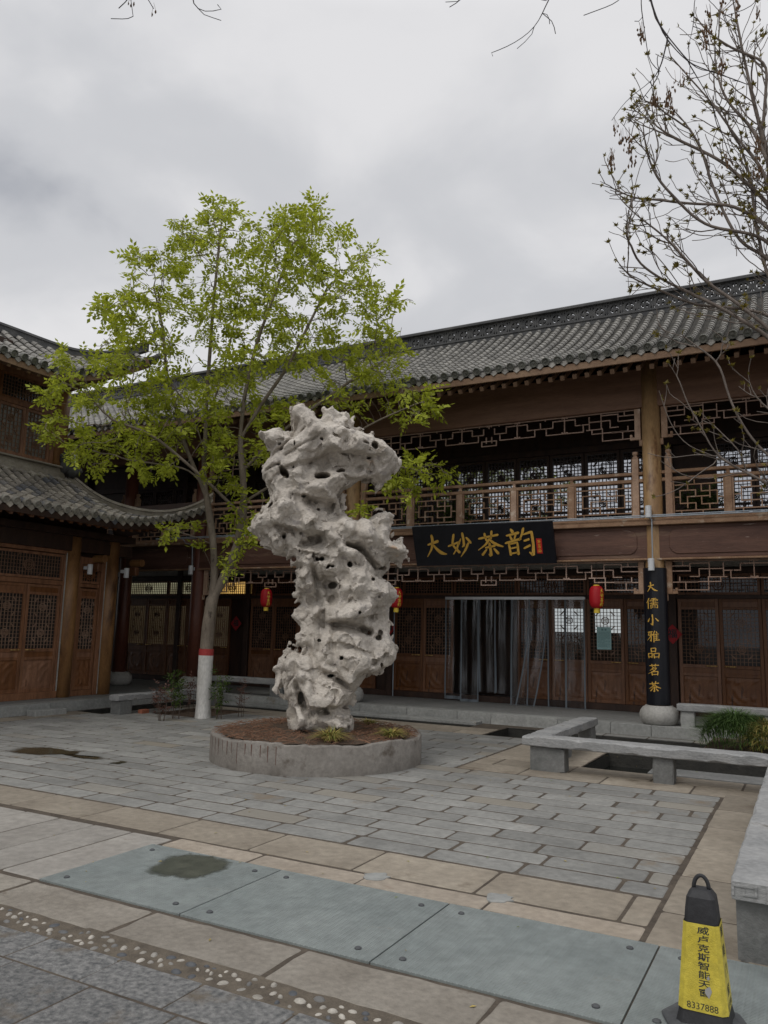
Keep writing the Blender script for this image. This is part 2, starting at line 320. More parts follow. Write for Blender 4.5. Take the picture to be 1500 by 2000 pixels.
def mk_water():
    m = flat('dark_water', (.008, .009, .008), .06, spec=.5); t = m.node_tree; n = t.nodes; l = t.links; p = n['Principled BSDF']
    nz = n.new('ShaderNodeTexNoise'); nz.inputs['Scale'].default_value = 9; nz.inputs['Detail'].default_value = 3; co = n.new('ShaderNodeTexCoord'); mp = n.new('ShaderNodeMapping'); mp.inputs['Scale'].default_value = (.5, 2, 1)
    l.new(co.outputs['Object'], mp.inputs[0]); l.new(mp.outputs[0], nz.inputs['Vector']); b = n.new('ShaderNodeBump'); b.inputs['Strength'].default_value = .25; b.inputs['Distance'].default_value = .02
    l.new(nz.outputs[0], b.inputs['Height']); l.new(b.outputs[0], p.inputs['Normal']); return m
M['water'] = mk_water()
def mk_curtain():
    m = bpy.data.materials.new('clear_pvc'); m.use_nodes = True; t = m.node_tree; n = t.nodes; l = t.links
    g = n.new('ShaderNodeBsdfGlossy'); g.inputs['Roughness'].default_value = .16; g.inputs['Color'].default_value = (.85, .88, .92, 1)
    tr = n.new('ShaderNodeBsdfTransparent'); tr.inputs[0].default_value = (.9, .91, .92, 1); k = n.new('ShaderNodeMixShader')
    co = n.new('ShaderNodeTexCoord'); mp = n.new('ShaderNodeMapping'); mp.inputs['Scale'].default_value = (7, 7, .8); l.new(co.outputs['Object'], mp.inputs[0]); nz = n.new('ShaderNodeTexNoise'); nz.inputs['Scale'].default_value = 1.5; nz.inputs['Detail'].default_value = 3; l.new(mp.outputs[0], nz.inputs['Vector'])
    mr = n.new('ShaderNodeMapRange'); mr.inputs[1].default_value = .35; mr.inputs[2].default_value = .72; mr.inputs[3].default_value = .03; mr.inputs[4].default_value = .085; l.new(nz.outputs[0], mr.inputs[0]); l.new(mr.outputs[0], k.inputs[0])
    b = n.new('ShaderNodeBump'); b.inputs['Strength'].default_value = .3; b.inputs['Distance'].default_value = .03; l.new(nz.outputs[0], b.inputs['Height']); l.new(b.outputs[0], g.inputs['Normal'])
    l.new(tr.outputs[0], k.inputs[1]); l.new(g.outputs[0], k.inputs[2]); l.new(k.outputs[0], n['Material Output'].inputs[0]); return m
M['pvc'] = mk_curtain()
def mk_clear():
    m = bpy.data.materials.new('clear_pane'); m.use_nodes = True; t = m.node_tree; n = t.nodes; l = t.links
    g = n.new('ShaderNodeBsdfGlossy'); g.inputs['Roughness'].default_value = .03; tr = n.new('ShaderNodeBsdfTransparent'); tr.inputs[0].default_value = (.8, .83, .83, 1); k = n.new('ShaderNodeMixShader'); k.inputs[0].default_value = .06
    l.new(tr.outputs[0], k.inputs[1]); l.new(g.outputs[0], k.inputs[2]); l.new(k.outputs[0], n['Material Output'].inputs[0]); return m
M['pane_clear'] = mk_clear()
M['strip_edge'] = flat('grey_strip_edge', (.14, .165, .19), .5)
M['steel'] = flat('steel_rail', (.6, .62, .64), .3, .8)

# ------------------------------------------------------------------ ground, paving, water
def rsub(rects, h):
    out_ = []
    for x0, y0, x1, y1 in rects:
        a0, b0, a1, b1 = h
        if a0 >= x1 or a1 <= x0 or b0 >= y1 or b1 <= y0: out_.append((x0, y0, x1, y1)); continue
        if a0 > x0: out_.append((x0, y0, a0, y1))
        if a1 < x1: out_.append((a1, y0, x1, y1))
        m0, m1 = max(x0, a0), min(x1, a1)
        if b0 > y0: out_.append((m0, y0, m1, b0))
        if b1 < y1: out_.append((m0, b1, m1, y1))
    return out_
POOLS = [(-12.9, 11.15, -12.15, 14.2), (-2.72, 10.65, 3.2, 12.25), (-4.98, 12.95, -1.55, 14.2), (-11.7, 13.8, -5.6, 14.15)]
PIT = (-11.6, 11.8, -10.3, 13.3)
HOLES = POOLS+[PIT]
rr = [(-150, -150, 150, 150)]
for h in HOLES: rr = rsub(rr, h)
g = MB()
for x0, y0, x1, y1 in rr: g.add([(x0, y0, -.0045), (x1, y0, -.0045), (x1, y1, -.0045), (x0, y1, -.0045)], [(0, 1, 2, 3)])
tag(g.build('ground', M['mortar']), kind='structure')
g = MB()
for x0, y0, x1, y1 in POOLS:
    d = -.42; e = .07
    g.box((x0-e, y0-e, d-.05), (x1+e, y0, -.018)); g.box((x0-e, y1, d-.05), (x1+e, y1+e, -.018)); g.box((x0-e, y0, d-.05), (x0, y1, -.018)); g.box((x1, y0, d-.05), (x1+e, y1, -.018))
    g.box((x0-e, y0-e, d-.1), (x1+e, y1+e, d-.052))
tag(g.build('pool_lining', M['pool_stone']), kind='structure')
g = MB()
for x0, y0, x1, y1 in POOLS: g.add([(x0-.02, y0-.02, -.2), (x1+.02, y0-.02, -.2), (x1+.02, y1+.02, -.2), (x0-.02, y1+.02, -.2)], [(0, 1, 2, 3)])
tag(g.build('water', M['water']), kind='structure')
x0, y0, x1, y1 = PIT
g = MB(); n = 14
g.add([(x0-.03+(x1-x0+.06)*i/n, y0-.03+(y1-y0+.06)*j/n, -.10+.04*random.random()) for j in range(n+1) for i in range(n+1)], [(j*(n+1)+i, j*(n+1)+i+1, (j+1)*(n+1)+i+1, (j+1)*(n+1)+i) for j in range(n) for i in range(n)])
g.box((x0-.08, y0-.08, -.3), (x1+.08, y0, -.018)); g.box((x0-.08, y1, -.3), (x1+.08, y1+.08, -.018)); g.box((x0-.08, y0, -.3), (x0, y1, -.018)); g.box((x1, y0, -.3), (x1+.08, y1, -.018))
tag(g.build('tree_pit_soil', M['soil']), kind='structure')

def slab(g, x0, y0, x1, y1, z=0., gap=.012, cr=.03, th=.03, jit=.003, tilt=.001, gk=1.3):
    if x1-x0 < .08 or y1-y0 < .05: return
    gx, gy = (gap, gap*gk) if x1-x0 > y1-y0 else (gap*gk, gap)
    a, b, c, d = x0+gx*(.35+random.random()*.5), y0+gy*(.4+random.random()*.2), x1-gx*(.35+random.random()*.5), y1-gy*(.4+random.random()*.2)
    if c-a < .05 or d-b < .04: return
    cr = min(cr, (c-a)/4, (d-b)/4); pts = []
    for px, py, sx, sy in ((a, b, 1, 1), (c, b, -1, 1), (c, d, -1, -1), (a, d, 1, -1)):
        r1, r2 = cr*random.uniform(.25, 1.1), cr*random.uniform(.25, 1.1)
        p1, p2 = (px, py+sy*r2), (px+sx*r1, py); mid = (px+sx*r1*.28, py+sy*r2*.28)
        pts += [p1, mid, p2] if sx*sy > 0 else [p2, mid, p1]
    q = []                                                         # long edges waver a little
    for i in range(12):
        p, nx = pts[i], pts[(i+1) % 12]; q.append(p); dd = math.hypot(nx[0]-p[0], nx[1]-p[1])
        if dd > .12:
            k = max(1, int(dd/.14)); 
            for t in range(1, k+1): f = t/(k+1); q.append((p[0]+(nx[0]-p[0])*f+random.uniform(-jit, jit)*.6, p[1]+(nx[1]-p[1])*f+random.uniform(-jit, jit)*.6))
    cxm, cym = (a+c)/2, (b+d)/2; tx, ty = random.uniform(-tilt, tilt), random.uniform(-tilt, tilt)
    zz = z+random.uniform(-.0015, .0015); n = len(q); ins = .008
    f = lambda x, y: zz+tx*(x-cxm)+ty*(y-cym)
    def inset(x, y):
        vx, vy = cxm-x, cym-y; l = math.hypot(vx, vy); return (x+vx/l*ins, y+vy/l*ins)
    iq = [inset(*p) for p in q]
    vs = [(x, y, f(x, y)-th) for x, y in q]+[(x, y, f(x, y)-.004) for x, y in q]+[(x, y, f(x, y)) for x, y in iq]
    fs = [(k*n+i, k*n+(i+1) % n, (k+1)*n+(i+1) % n, (k+1)*n+i) for k in (0, 1) for i in range(n)]+[tuple(2*n+i for i in range(n))]
    g.add(vs, fs)
def pave(g, rect, ln, wd, axis='x', stag=.5, z=0., gap=.012, lj=.0, holes=HOLES, off=0., **kw):
    x0, y0, x1, y1 = rect; u0, u1, v0, v1 = (x0, x1, y0, y1) if axis == 'x' else (y0, y1, x0, x1)
    nrow = max(1, round((v1-v0)/wd)); w = (v1-v0)/nrow
    for r in range(nrow):
        u = u0-ln*((r*stag+off+random.uniform(-lj, lj)) % 1.0)
        while u < u1:
            l = ln*(1+random.uniform(-lj, lj)); a, b = max(u, u0), min(u+l, u1); u += l
            if u1-b < .16: b = u1; u = u1+1
            if b-a < .1: continue
            rc = (a, v0+r*w, b, v0+(r+1)*w) if axis == 'x' else (v0+r*w, a, v0+(r+1)*w, b)
            rs = [rc]
            for h in holes: rs = rsub(rs, h)
            for q in rs: slab(g, *q, z=z, gap=gap, **kw)
def st(name, mat, *jobs, **kw):
    g = MB()
    for rect, ln, wd, ax, k in jobs: pave(g, rect, ln, wd, ax, **k)
    return tag(g.build(name, mat), kind='structure')
st('courtyard_slate_paving', M['slate'], ((-12.4, 5.72, -.93, 9.58), .74, .297, 'x', dict(stag=.52, gap=.024, lj=.05, cr=.04)),
   ((-12.4, 9.58, -4.08, 12.9), .74, .297, 'x', dict(stag=.52, gap=.022, lj=.05)), ((-4.0, 13.0, -1.5, 14.5), .74, .297, 'x', dict(gap=.02)))
st('beige_border_paving', M['beige'], ((-13, 5.14, -.93, 5.70), .94, .56, 'x', dict(gap=.016, off=.35)),
   ((-.92, 4.87, -.40, 10.05), .86, .52, 'y', dict(gap=.016, off=.3)), ((-.39, 4.87, 3.2, 9.55), 1.0, .6, 'y', dict(gap=.016)),
   ((-4.06, 9.6, 3.2, 10.64), 1.0, .52, 'x', dict(gap=.016, off=.2)), ((-4.06, 10.65, -2.73, 12.95), .85, .66, 'y', dict(gap=.016)),
   ((-12.9, 12.9, -5.0, 13.78), 1.05, .44, 'x', dict(gap=.016)), ((-12.9, 3, -12.42, 12.9), .95, .48, 'y', dict(gap=.016)), ((-2.7, 12.27, 3.2, 12.95), 1, .45, 'x', dict(gap=.016)))
st('pale_border_paving', M['beige_pale'], ((-4.58, 4.87, -.93, 5.12), .92, .25, 'x', dict(gap=.014, off=.08)))
st('grey_plank_paving', M['plank'], ((-13, 3.82, -4.60, 5.06), 1.7, .44, 'y', dict(gap=.012, off=.0, stag=0)))
st('grey_side_paving', M['plank'], ((.47, 3.82, 6, 4.86), 1.2, .5, 'x', dict(gap=.012)))
st('front_granite_paving', M['front'], ((-14.4, 3.37, 5, 3.80), 1.09, .40, 'x', dict(gap=.03, off=.05, cr=.02, jit=.016, stag=0)))
st('dark_granite_paving', M['dark_granite'], ((-12.45, 2.905, 6, 3.20), .545, .265, 'x', dict(gap=.008, off=.03, cr=.01)), ((-12.45, -9, 6, 2.90), .55, .53, 'x', dict(gap=.008, off=.5, cr=.01)))
# cement dabs over two border joints
g = MB()
for px, py, a in ((734, 1712, .3), (974, 1755, .25)):
    c = at_z(px, py, 0); poly = []
    for i in range(18):
        t = 2*pi*i/18; r = random.uniform(.75, 1.15); poly.append((c[0]+.085*r*cos(t)*(1+.3*a), c[1]+.10*r*sin(t)))
    g.prism(poly, -.004, .0045)
tag(g.build('cement_repair', M['curb']), kind='structure')
# pebble strip
g = MB(); g.box((-12, 3.165, -.03), (5, 3.405, -.001)); tag(g.build('pebble_bed', pm('pebble_bed_mortar', (.075, .062, .048), (.15, .125, .095), 9, .95, .5, 60)), kind='structure')
g = MB(); placed = []
for k in range(0):
    x, y = random.uniform(-6.2, 1.0), random.uniform(3.195, 3.375); a = random.uniform(.016, .036)
    if any(abs(x-q[0]) < (a+q[2])*1.05 and abs(y-q[1]) < (a+q[2])*.85 for q in placed[-420:]) or len(placed) > 520: continue
    placed.append((x, y, a))
placed2 = []
for k in range(9000):
    x, y = random.uniform(-6.2, 1.0), random.uniform(3.215, 3.355); a = random.uniform(.015, .036)
    if all(math.hypot(x-q[0], y-q[1]) > (a+q[2])*1.18 for q in placed2): placed2.append((x, y, a))
    if len(placed2) > 230: break
for x, y, a in placed2:
    n, k = 8, 4; ry = a*random.uniform(.55, .8); rz = random.uniform(0, pi); vs = []; h = random.uniform(.007, .014)
    for j in range(k):
        for i in range(n):
            t = 2*pi*i/n; f = cos(j*pi/2/k); ux, uy = a*f*cos(t), ry*f*sin(t)
            vs.append((x+ux*cos(rz)-uy*sin(rz), y+ux*sin(rz)+uy*cos(rz), -.006+h*sin(j*pi/2/k)*1.3))
    vs.append((x, y, -.006+h*1.3)); fs = [(j*n+i, j*n+(i+1) % n, (j+1)*n+(i+1) % n, (j+1)*n+i) for j in range(k-1) for i in range(n)]+[((k-1)*n+i, (k-1)*n+(i+1) % n, k*n) for i in range(n)]
    g.add(vs, fs)
tag(g.build('pebbles', pm('pebbles', (.27, .25, .215), (.42, .395, .35), 14, .6, .1, island=.3, tint=((.075, .08, .088), .58)), smooth=True), 'cream and grey pebbles set in the mortar strip', 'pebbles', kind='stuff')
# steel cover plates
plates = ((-4.63, -3.395), (-3.385, -2.095), (-2.085, -.825), (-.815, .45))
plabs = ('steel cover plate with the wet patch, leftmost in the row', 'dry steel cover plate second from the left, beside the wet one', 'steel cover plate between two others, left of the traffic cone', 'steel cover plate under and beside the traffic cone')
for (x0, x1), lb in zip(plates, plabs):
    r = MB().box((x0, 3.815, -.02), (x1, 4.855, .008)).build('steel_plate', M['plate'], bevel=.002); tag(r, lb, 'plate', 'steel plates over the drain'); recenter(r)
    for bx, by in ((x0+.13, 4.72), (x1-.13, 4.72), (x0+.13, 3.93), (x1-.13, 3.93)):
        MB().lathe([(.02, .0), (.02, .006), (.012, .011)], (bx, by, .008), 8).build('bolt', M['rubber_base'], r, smooth=False)
# thin puddles
def puddle(name, pts, z, mat, wob=.02):
    q = []
    q = [np.array(p) for p in pts]
    for lv in range(4):                                            # ragged outline by repeated midpoint shifts
        r_ = []
        for i in range(len(q)):
            p, n_ = q[i], q[(i+1) % len(q)]; d = n_-p; m = (p+n_)/2+np.array([-d[1], d[0]])*random.gauss(0, .09); r_ += [p, m]
        q = r_
    q = [tuple(p) for p in q]
    q = np.array(q); c = q.mean(0); n = len(q); g = MB(); lv = (1.12, .9, .7, .35); vs = [(*(c+(p-c)*k), z) for k in lv for p in q]+[(*c, z)]
    g.add(vs, [(k*n+i, (k+1)*n+i, (k+1)*n+(i+1) % n, k*n+(i+1) % n) for k in range(3) for i in range(n)]+[(3*n+i, 4*n, 3*n+(i+1) % n) for i in range(n)])
    o = g.build(name, mat, fixn=True); at = o.data.attributes.new('damp', 'FLOAT', 'POINT'); at.data.foreach_set('value', [v for v in (0., .5, 1., 1.) for _ in range(n)]+[1.])
    return tag(o, kind='structure')
M['puddle'] = pm('muddy_puddle', (.035, .034, .022), (.07, .062, .035), 9, .14, .03, dirt=((.10, .105, .03), 26, .66), spec=.5)
M['wet'] = pm('wet_algae_film', (.06, .066, .054), (.105, .112, .088), 10, .28, .1, 60, spec=.5, dirt=((.22, .20, .04), 42, .69))
def damp_edge(m):                                                  # dries out towards the rim
    t = m.node_tree; n = t.nodes; l = t.links; a = n.new('ShaderNodeAttribute'); a.attribute_name = 'damp'; co = n.new('ShaderNodeTexCoord'); nz = n.new('ShaderNodeTexNoise'); nz.inputs['Scale'].default_value = 11; nz.inputs['Detail'].default_value = 6; l.new(co.outputs['Object'], nz.inputs['Vector'])
    s_ = n.new('ShaderNodeMath'); s_.operation = 'ADD'; l.new(a.outputs['Fac'], s_.inputs[0]); l.new(nz.outputs[0], s_.inputs[1]); r = n.new('ShaderNodeMapRange'); r.inputs[1].default_value = .72; r.inputs[2].default_value = 1.25; r.inputs[4].default_value = .93; l.new(s_.outputs[0], r.inputs[0])
    tr = n.new('ShaderNodeBsdfTransparent'); k = n.new('ShaderNodeMixShader'); l.new(r.outputs[0], k.inputs[0]); l.new(tr.outputs[0], k.inputs[1]); l.new(n['Principled BSDF'].outputs[0], k.inputs[2]); l.new(k.outputs[0], n['Material Output'].inputs[0])
damp_edge(M['puddle']); damp_edge(M['wet'])
puddle('puddle', [at_z(x, y, .01)[:2] for x, y in ((284, 1698), (310, 1683), (330, 1672), (370, 1667), (420, 1670), (455, 1684), (447, 1697), (425, 1704), (400, 1714), (350, 1717), (310, 1712))], .0105, M['wet'], .015)
pw = [at_z(x, y, .006)[:2] for x, y in ((8, 1467), (45, 1458), (100, 1459), (162, 1466), (150, 1474), (175, 1478), (205, 1478), (200, 1484), (160, 1481), (130, 1474), (70, 1474), (30, 1471))]
puddle('puddle', pw, .0045, M['puddle'], .03)
puddle('puddle', [at_z(x, y, .006)[:2] for x, y in ((212, 1490), (235, 1486), (250, 1488), (230, 1492))], .0045, M['puddle'], .03)
# platform of the tea house and of the side hall
g = MB(); g.box((-13.0, 14.86, -.3), (14, 26, .185)); g.box((-40, 14.86, -.3), (-13.0, 26, .184)); g.box((-40, -20, -.3), (-13.28, 14.86, .1835))
tag(g.build('terrace', M['platform']), kind='structure')
g = MB()
x = -13.0
while x < 14:
    l = random.choice((.7, 1.1, 1.3, .95)); slab(g, x, 14.55, min(x+l, 14), 14.87, z=.19, th=.29, gap=.006, cr=.008, jit=.003); x += l
y = -20
while y < 14.5:
    l = random.choice((1.5, 2.1, 1.2)); slab(g, -13.3, y, -12.95, min(y+l, 14.54), z=.19, th=.29, gap=.006, cr=.008, jit=.003); y += l
tag(g.build('kerb', M['curb']), kind='structure')
g = MB(); slab(g, -12.9, 10.0, -12.62, 10.75, z=.1, th=.2, cr=.12); g.box((-11.9, 14.16, -.02), (-5.6, 14.5, .05)); 
tag(g.build('low_stone_step', M['curb'], bevel=.01), kind='structure')
recenter(tag(MB().box((-1.95, 10.98, -.20), (3.2, 11.45, -.03)).build('pool_ledge', M['stone_leg'], bevel=.015), kind='structure'))
g = MB(); g.box((-1.5, 12.4, -.05), (3.2, 14.5, .08)); tag(g.build('planting_bed', M['soil'], bevel=.02), kind='structure')

# ------------------------------------------------------------------ round planter
PC = np.array([-5.92, 9.18]); PR = 1.41
root = thing('round_planter', 'round grey concrete planter ring with a broken rim under the tall rock', 'planter', (PC[0], PC[1], 0))
n = 140; vs = []
_rw = np.convolve(np.random.default_rng(5).normal(0, 1, 180), np.ones(5)/5, 'same'); _rj = np.repeat(np.random.default_rng(6).uniform(-.012, .008, 60), 3)
def rimz(t): i = int(t/(2*pi)*140); return .362+.016*_rw[i]+_rj[i]+random.uniform(-.006, .005)
zi = [rimz(2*pi*i/n) for i in range(n)]
chip = lambda i: .03*max(0, math.sin(11*2*pi*i/n)*math.sin(5*2*pi*i/n+1))
for r, z in ((PR, 'b'), (PR, 'o'), (PR-.015, 't'), (PR-.16, 't2'), (PR-.16, 'b')):
    for i in range(n):
        t = 2*pi*i/n; zz = -.013 if z == 'b' else zi[i]-(.018+chip(i) if z == 'o' else (chip(i)*.8 if z == 't' else .02))
        vs.append((PC[0]+r*cos(t), PC[1]+r*sin(t), zz))
g = MB().add(vs, [(k*n+i, k*n+(i+1) % n, (k+1)*n+(i+1) % n, (k+1)*n+i) for k in range(4) for i in range(n)])
ringm = pm('stained_planter_concrete', (.15, .135, .118), (.245, .228, .205), 2.2, .85, .35, 30, wear=((.30, .285, .265), 1.6, .62), dirt=((.105, .088, .072), 1.8, .57))
g.build('ring_wall', ringm, root, smooth=True)
M['rust'] = flat('rust_stain', (.13, .062, .045), .9)
g = MB()                                                           # rust runs below the wire ends in the rim
for t in list(np.linspace(-2.45, -1.35, 15)):
    t += random.uniform(-.03, .03); w = random.uniform(.004, .009); h = random.uniform(.1, .26); z1 = .33
    a, b = t-w/PR, t+w/PR; R_ = PR+.003
    g.add([(PC[0]+R_*cos(a), PC[1]+R_*sin(a), z1), (PC[0]+R_*cos(b), PC[1]+R_*sin(b), z1), (PC[0]+R_*cos(t+.002), PC[1]+R_*sin(t+.002), z1-h), (PC[0]+R_*cos(t-.002), PC[1]+R_*sin(t-.002), z1-h)], [(0, 3, 2, 1)])
g.build('rust_stains', M['rust'], root)
nr, na = 10, 60; vs = [(PC[0], PC[1], .40)]
for j in range(1, nr+1):
    for i in range(na):
        t = 2*pi*i/na; r = (PR-.13)*j/nr; vs.append((PC[0]+r*cos(t), PC[1]+r*sin(t), .40-.05*(j/nr)**2+random.uniform(-.012, .012)))
fs = [(0, 1+i, 1+(i+1) % na) for i in range(na)]+[(1+(j-1)*na+i, 1+j*na+i, 1+j*na+(i+1) % na, 1+(j-1)*na+(i+1) % na) for j in range(1, nr) for i in range(na)]
MB().add(vs, fs).build('soil', M['soil'], root, smooth=True)
g = MB()
for k in range(2600):
    r = (PR-.05)*math.sqrt(random.uniform(.2, 1)); t = random.uniform(0, 2*pi)
    if random.random() > .35+.65*(.5+.5*sin(3*t+1)): continue
    x, y = PC[0]+r*cos(t), PC[1]+r*sin(t); z = .40-.05*(r/PR)**2+random.uniform(.0, .035); l = random.uniform(.05, .16); a = random.uniform(0, pi); dz = random.uniform(-.02, .02)
    g.tube([(x-l/2*cos(a), y-l/2*sin(a), z-dz), (x, y, z+.008), (x+l/2*cos(a), y+l/2*sin(a), z+dz)], random.uniform(.0018, .0035), 3, False)
tag(g.build('dead_needles', M['needle']), 'brown dead needles scattered over the planter soil', 'leaf litter', kind='stuff')
def tuft(c, r, h, n, mat, label, group):
    g = MB()
    for k in range(n):
        a = random.uniform(0, 2*pi); q0 = math.sqrt(random.random()); rr_ = r*q0*(.45 if r < .3 else .8); x, y = c[0]+rr_*cos(a), c[1]+rr_*sin(a); a += random.uniform(-.6, .6); l = h*random.uniform(.6, 1.2); w = random.uniform(.003, .006); b = random.uniform(.6, 1.3)
        zb = 0 if r < .3 else h*.75*math.sqrt(max(0, 1-q0*q0)); l = l if r < .3 else l*.55
        pts = [(x+b*cos(a)*f*f*l*.9, y+b*sin(a)*f*f*l*.9, c[2]+zb+l*(f-.75*f*f*min(1.3, b))) for f in (0, .35, .7, 1)]; sx, sy = -sin(a)*w, cos(a)*w; v = []
        for (p, q) in zip(pts, (1, .9, .6, .12)): v += [(p[0]-sx*q, p[1]-sy*q, p[2]), (p[0]+sx*q, p[1]+sy*q, p[2])]
        g.add(v, [(0, 1, 3, 2), (2, 3, 5, 4), (4, 5, 7, 6)])
    return recenter(tag(g.build('grass_tuft', mat), label, 'grass tuft', group))
tuft((*at_dist(645, 1436, 9.9)[:2], .37), .2, .25, 330, M['dry_grass'], 'yellow grass tuft at the front of the planter below the rock', 'grass tufts in the planter')
tuft((*at_dist(765, 1427, 10.3)[:2], .37), .2, .22, 300, M['dry_grass'], 'yellow-green grass tuft near the right rim of the planter', 'grass tufts in the planter')
tuft((*at_dist(722, 1410, 11.6)[:2], .37), .16, .16, 160, M['dry_grass'], 'small dry grass tuft behind the right foot of the rock', 'grass tufts in the planter')
tuft((-1.05, 13.3, .06), .62, .60, 2200, M['green_grass'], 'drooping mound of dark green grass behind the stone bench', 'ornamental grass mounds')
tuft((-.62, 13.15, .06), .42, .50, 1300, M['dry_grass'], 'yellowing grass mound at the right edge behind the bench', 'ornamental grass mounds')

# ------------------------------------------------------------------ roofs
def nrm(v): return v/(np.linalg.norm(v)+1e-9)
def resample(P, step):
    P = np.asarray(P, float); d = np.r_[0, np.cumsum(np.linalg.norm(np.diff(P, axis=0), axis=1))]
    n = max(1, int(round(d[-1]/step))); s = np.linspace(0, d[-1], n+1)
    return np.stack([np.interp(s, d, P[:, k]) for k in range(3)], 1)
def roof(rows, side, parent, mt, mp, me, r=.068, tl=.21, pan=.105, drip=True):
    """rows: eave-to-top polylines; side: direction along the eave. Barrel tiles on each row, stepped pans between, end discs and drip tiles."""
    side = np.asarray(side, float); G, Pn, E, Dr = MB(), MB(), MB(), MB(); K = 6
    for P in rows:
        Q = resample(P, tl)
        if len(Q) < 2: continue
        for j in range(len(Q)-1):
            a, b = Q[j], Q[j+1]; t = nrm(b-a); s = nrm(side-t*(side@t)); nn = np.cross(s, t); nn = nn if nn[2] > 0 else -nn; vs = []
            jit = random.uniform(-.004, .004)
            for c, q, lift in ((a-t*.004, r, .012), (b+t*.02, r*.86, .0)):
                for i in range(K+1):
                    th = pi*i/K; vs.append(c+s*(cos(th)*q+jit)+nn*(sin(th)*q*1.05+lift))
            m = K+1; G.add(vs, [(i, i+1, m+i+1, m+i) for i in range(K)]+[tuple(range(K, -1, -1))])
        a, b = Q[0], Q[1]; t = nrm(b-a); s = nrm(side-t*(side@t)); nn = np.cross(s, t); nn = nn if nn[2] > 0 else -nn
        vs = []                                                    # round end tile with a raised rim
        c0 = a+nn*.022
        prof = ((r*1.1, .03), (r*1.1, -.045), (r*.92, -.047), (r*.84, -.026), (r*.4, -.026), (r*.25, -.036), (.004, -.038))
        for q, d in prof: vs += [c0+t*d+s*q*cos(2*pi*i/12)+nn*q*sin(2*pi*i/12) for i in range(12)]
        E.add(vs, [(k*12+i, k*12+(i+1) % 12, (k+1)*12+(i+1) % 12, (k+1)*12+i) for k in range(len(prof)-1) for i in range(12)])
    for A, B in zip(rows[:-1], rows[1:]):
        A, B = np.asarray(A, float), np.asarray(B, float)
        la, lb = np.linalg.norm(np.diff(A, axis=0), axis=1).sum(), np.linalg.norm(np.diff(B, axis=0), axis=1).sum(); n = max(2, int(round(max(la, lb)/pan)))
        def rs(P):
            d = np.r_[0, np.cumsum(np.linalg.norm(np.diff(P, axis=0), axis=1))]; s = np.linspace(0, d[-1], n+1); return np.stack([np.interp(s, d, P[:, k]) for k in range(3)], 1)
        a, b = rs(A), rs(B); vs, fs = [], []
        for j in range(n):
            for (k, lift) in ((j, .022), (j+1, .0)):
                p, q = a[k], b[k]; m_ = (p+q)/2; vs += [p+(0, 0, lift+.01), p*.7+q*.3+(0, 0, lift-.022), p*.3+q*.7+(0, 0, lift-.022), q+(0, 0, lift+.01)]
            o = len(vs)-8; fs += [(o+i, o+i+1, o+5+i, o+4+i) for i in range(3)]
            if j: fs += [(o-4+i, o-3+i, o+1+i, o+i) for i in range(3)]
        Pn.add(vs, fs)
        if drip:
            p, q = a[0], b[0]; s = nrm(q-p); w = np.linalg.norm(q-p); t = nrm(a[1]-a[0]); mid = (p+q)/2+t*.025; dn = np.array([0, 0, -1.0])*.93-t*.25
            out_ = [(-.42*w, .03), (-.2*w, -.005), (0, -.015), (.2*w, -.005), (.42*w, .03), (.46*w, -.03), (.36*w, -.075), (.17*w, -.105), (0, -.13), (-.17*w, -.105), (-.36*w, -.075), (-.46*w, -.03)]
            Dr.prism([(x*.86, y) for x, y in out_], -.008, .008, lambda x, y, z: mid+s*x+dn*(-y)+np.cross(s, dn)*z)
    G.build('barrel_tiles', mt, parent, smooth=False); Pn.build('pan_tiles', mp, parent)
    E.build('eave_end_tiles', me, parent)
    if drip: Dr.build('drip_tiles', mt, parent)

# ------------------------------------------------------------------ lattice leaves (x across, z up, front towards -y), built once
def bars(g, segs, x0, z0, w, h, b, y0, y1, deep=None):
    for xa, za, xb, zb in segs:
        p, q = (x0+xa*w, z0+za*h), (x0+xb*w, z0+zb*h)
        if abs(p[0]-q[0]) < 1e-5: g.box((p[0]-b/2, y0, min(p[1], q[1])-b/2), (p[0]+b/2, y1, max(p[1], q[1])+b/2))
        elif abs(p[1]-q[1]) < 1e-5: g.box((min(p[0], q[0])+b/2, y0+.0022, p[1]-b/2), (max(p[0], q[0])-b/2, y1-.0022, p[1]+b/2))
        else: g.beam((p[0], (y0+y1)/2+.001, p[1]), (q[0], (y0+y1)/2+.001, q[1]), y1-y0-.006, b, up=Vector((-(q[1]-p[1]), 0, q[0]-p[0])))
def ring(g, cx, cz, r, b, y0, y1, n=16):
    for i in range(n):
        a, c = 2*pi*i/n, 2*pi*(i+1)/n; vs = []
        for t in (a, c):
            for q in (r-b/2, r+b/2):
                for y in (y0, y1): vs.append((cx+q*cos(t), y, cz+q*sin(t)))
        g.add(vs, [(0, 4, 6, 2), (2, 6, 7, 3), (1, 3, 7, 5), (0, 1, 5, 4)])
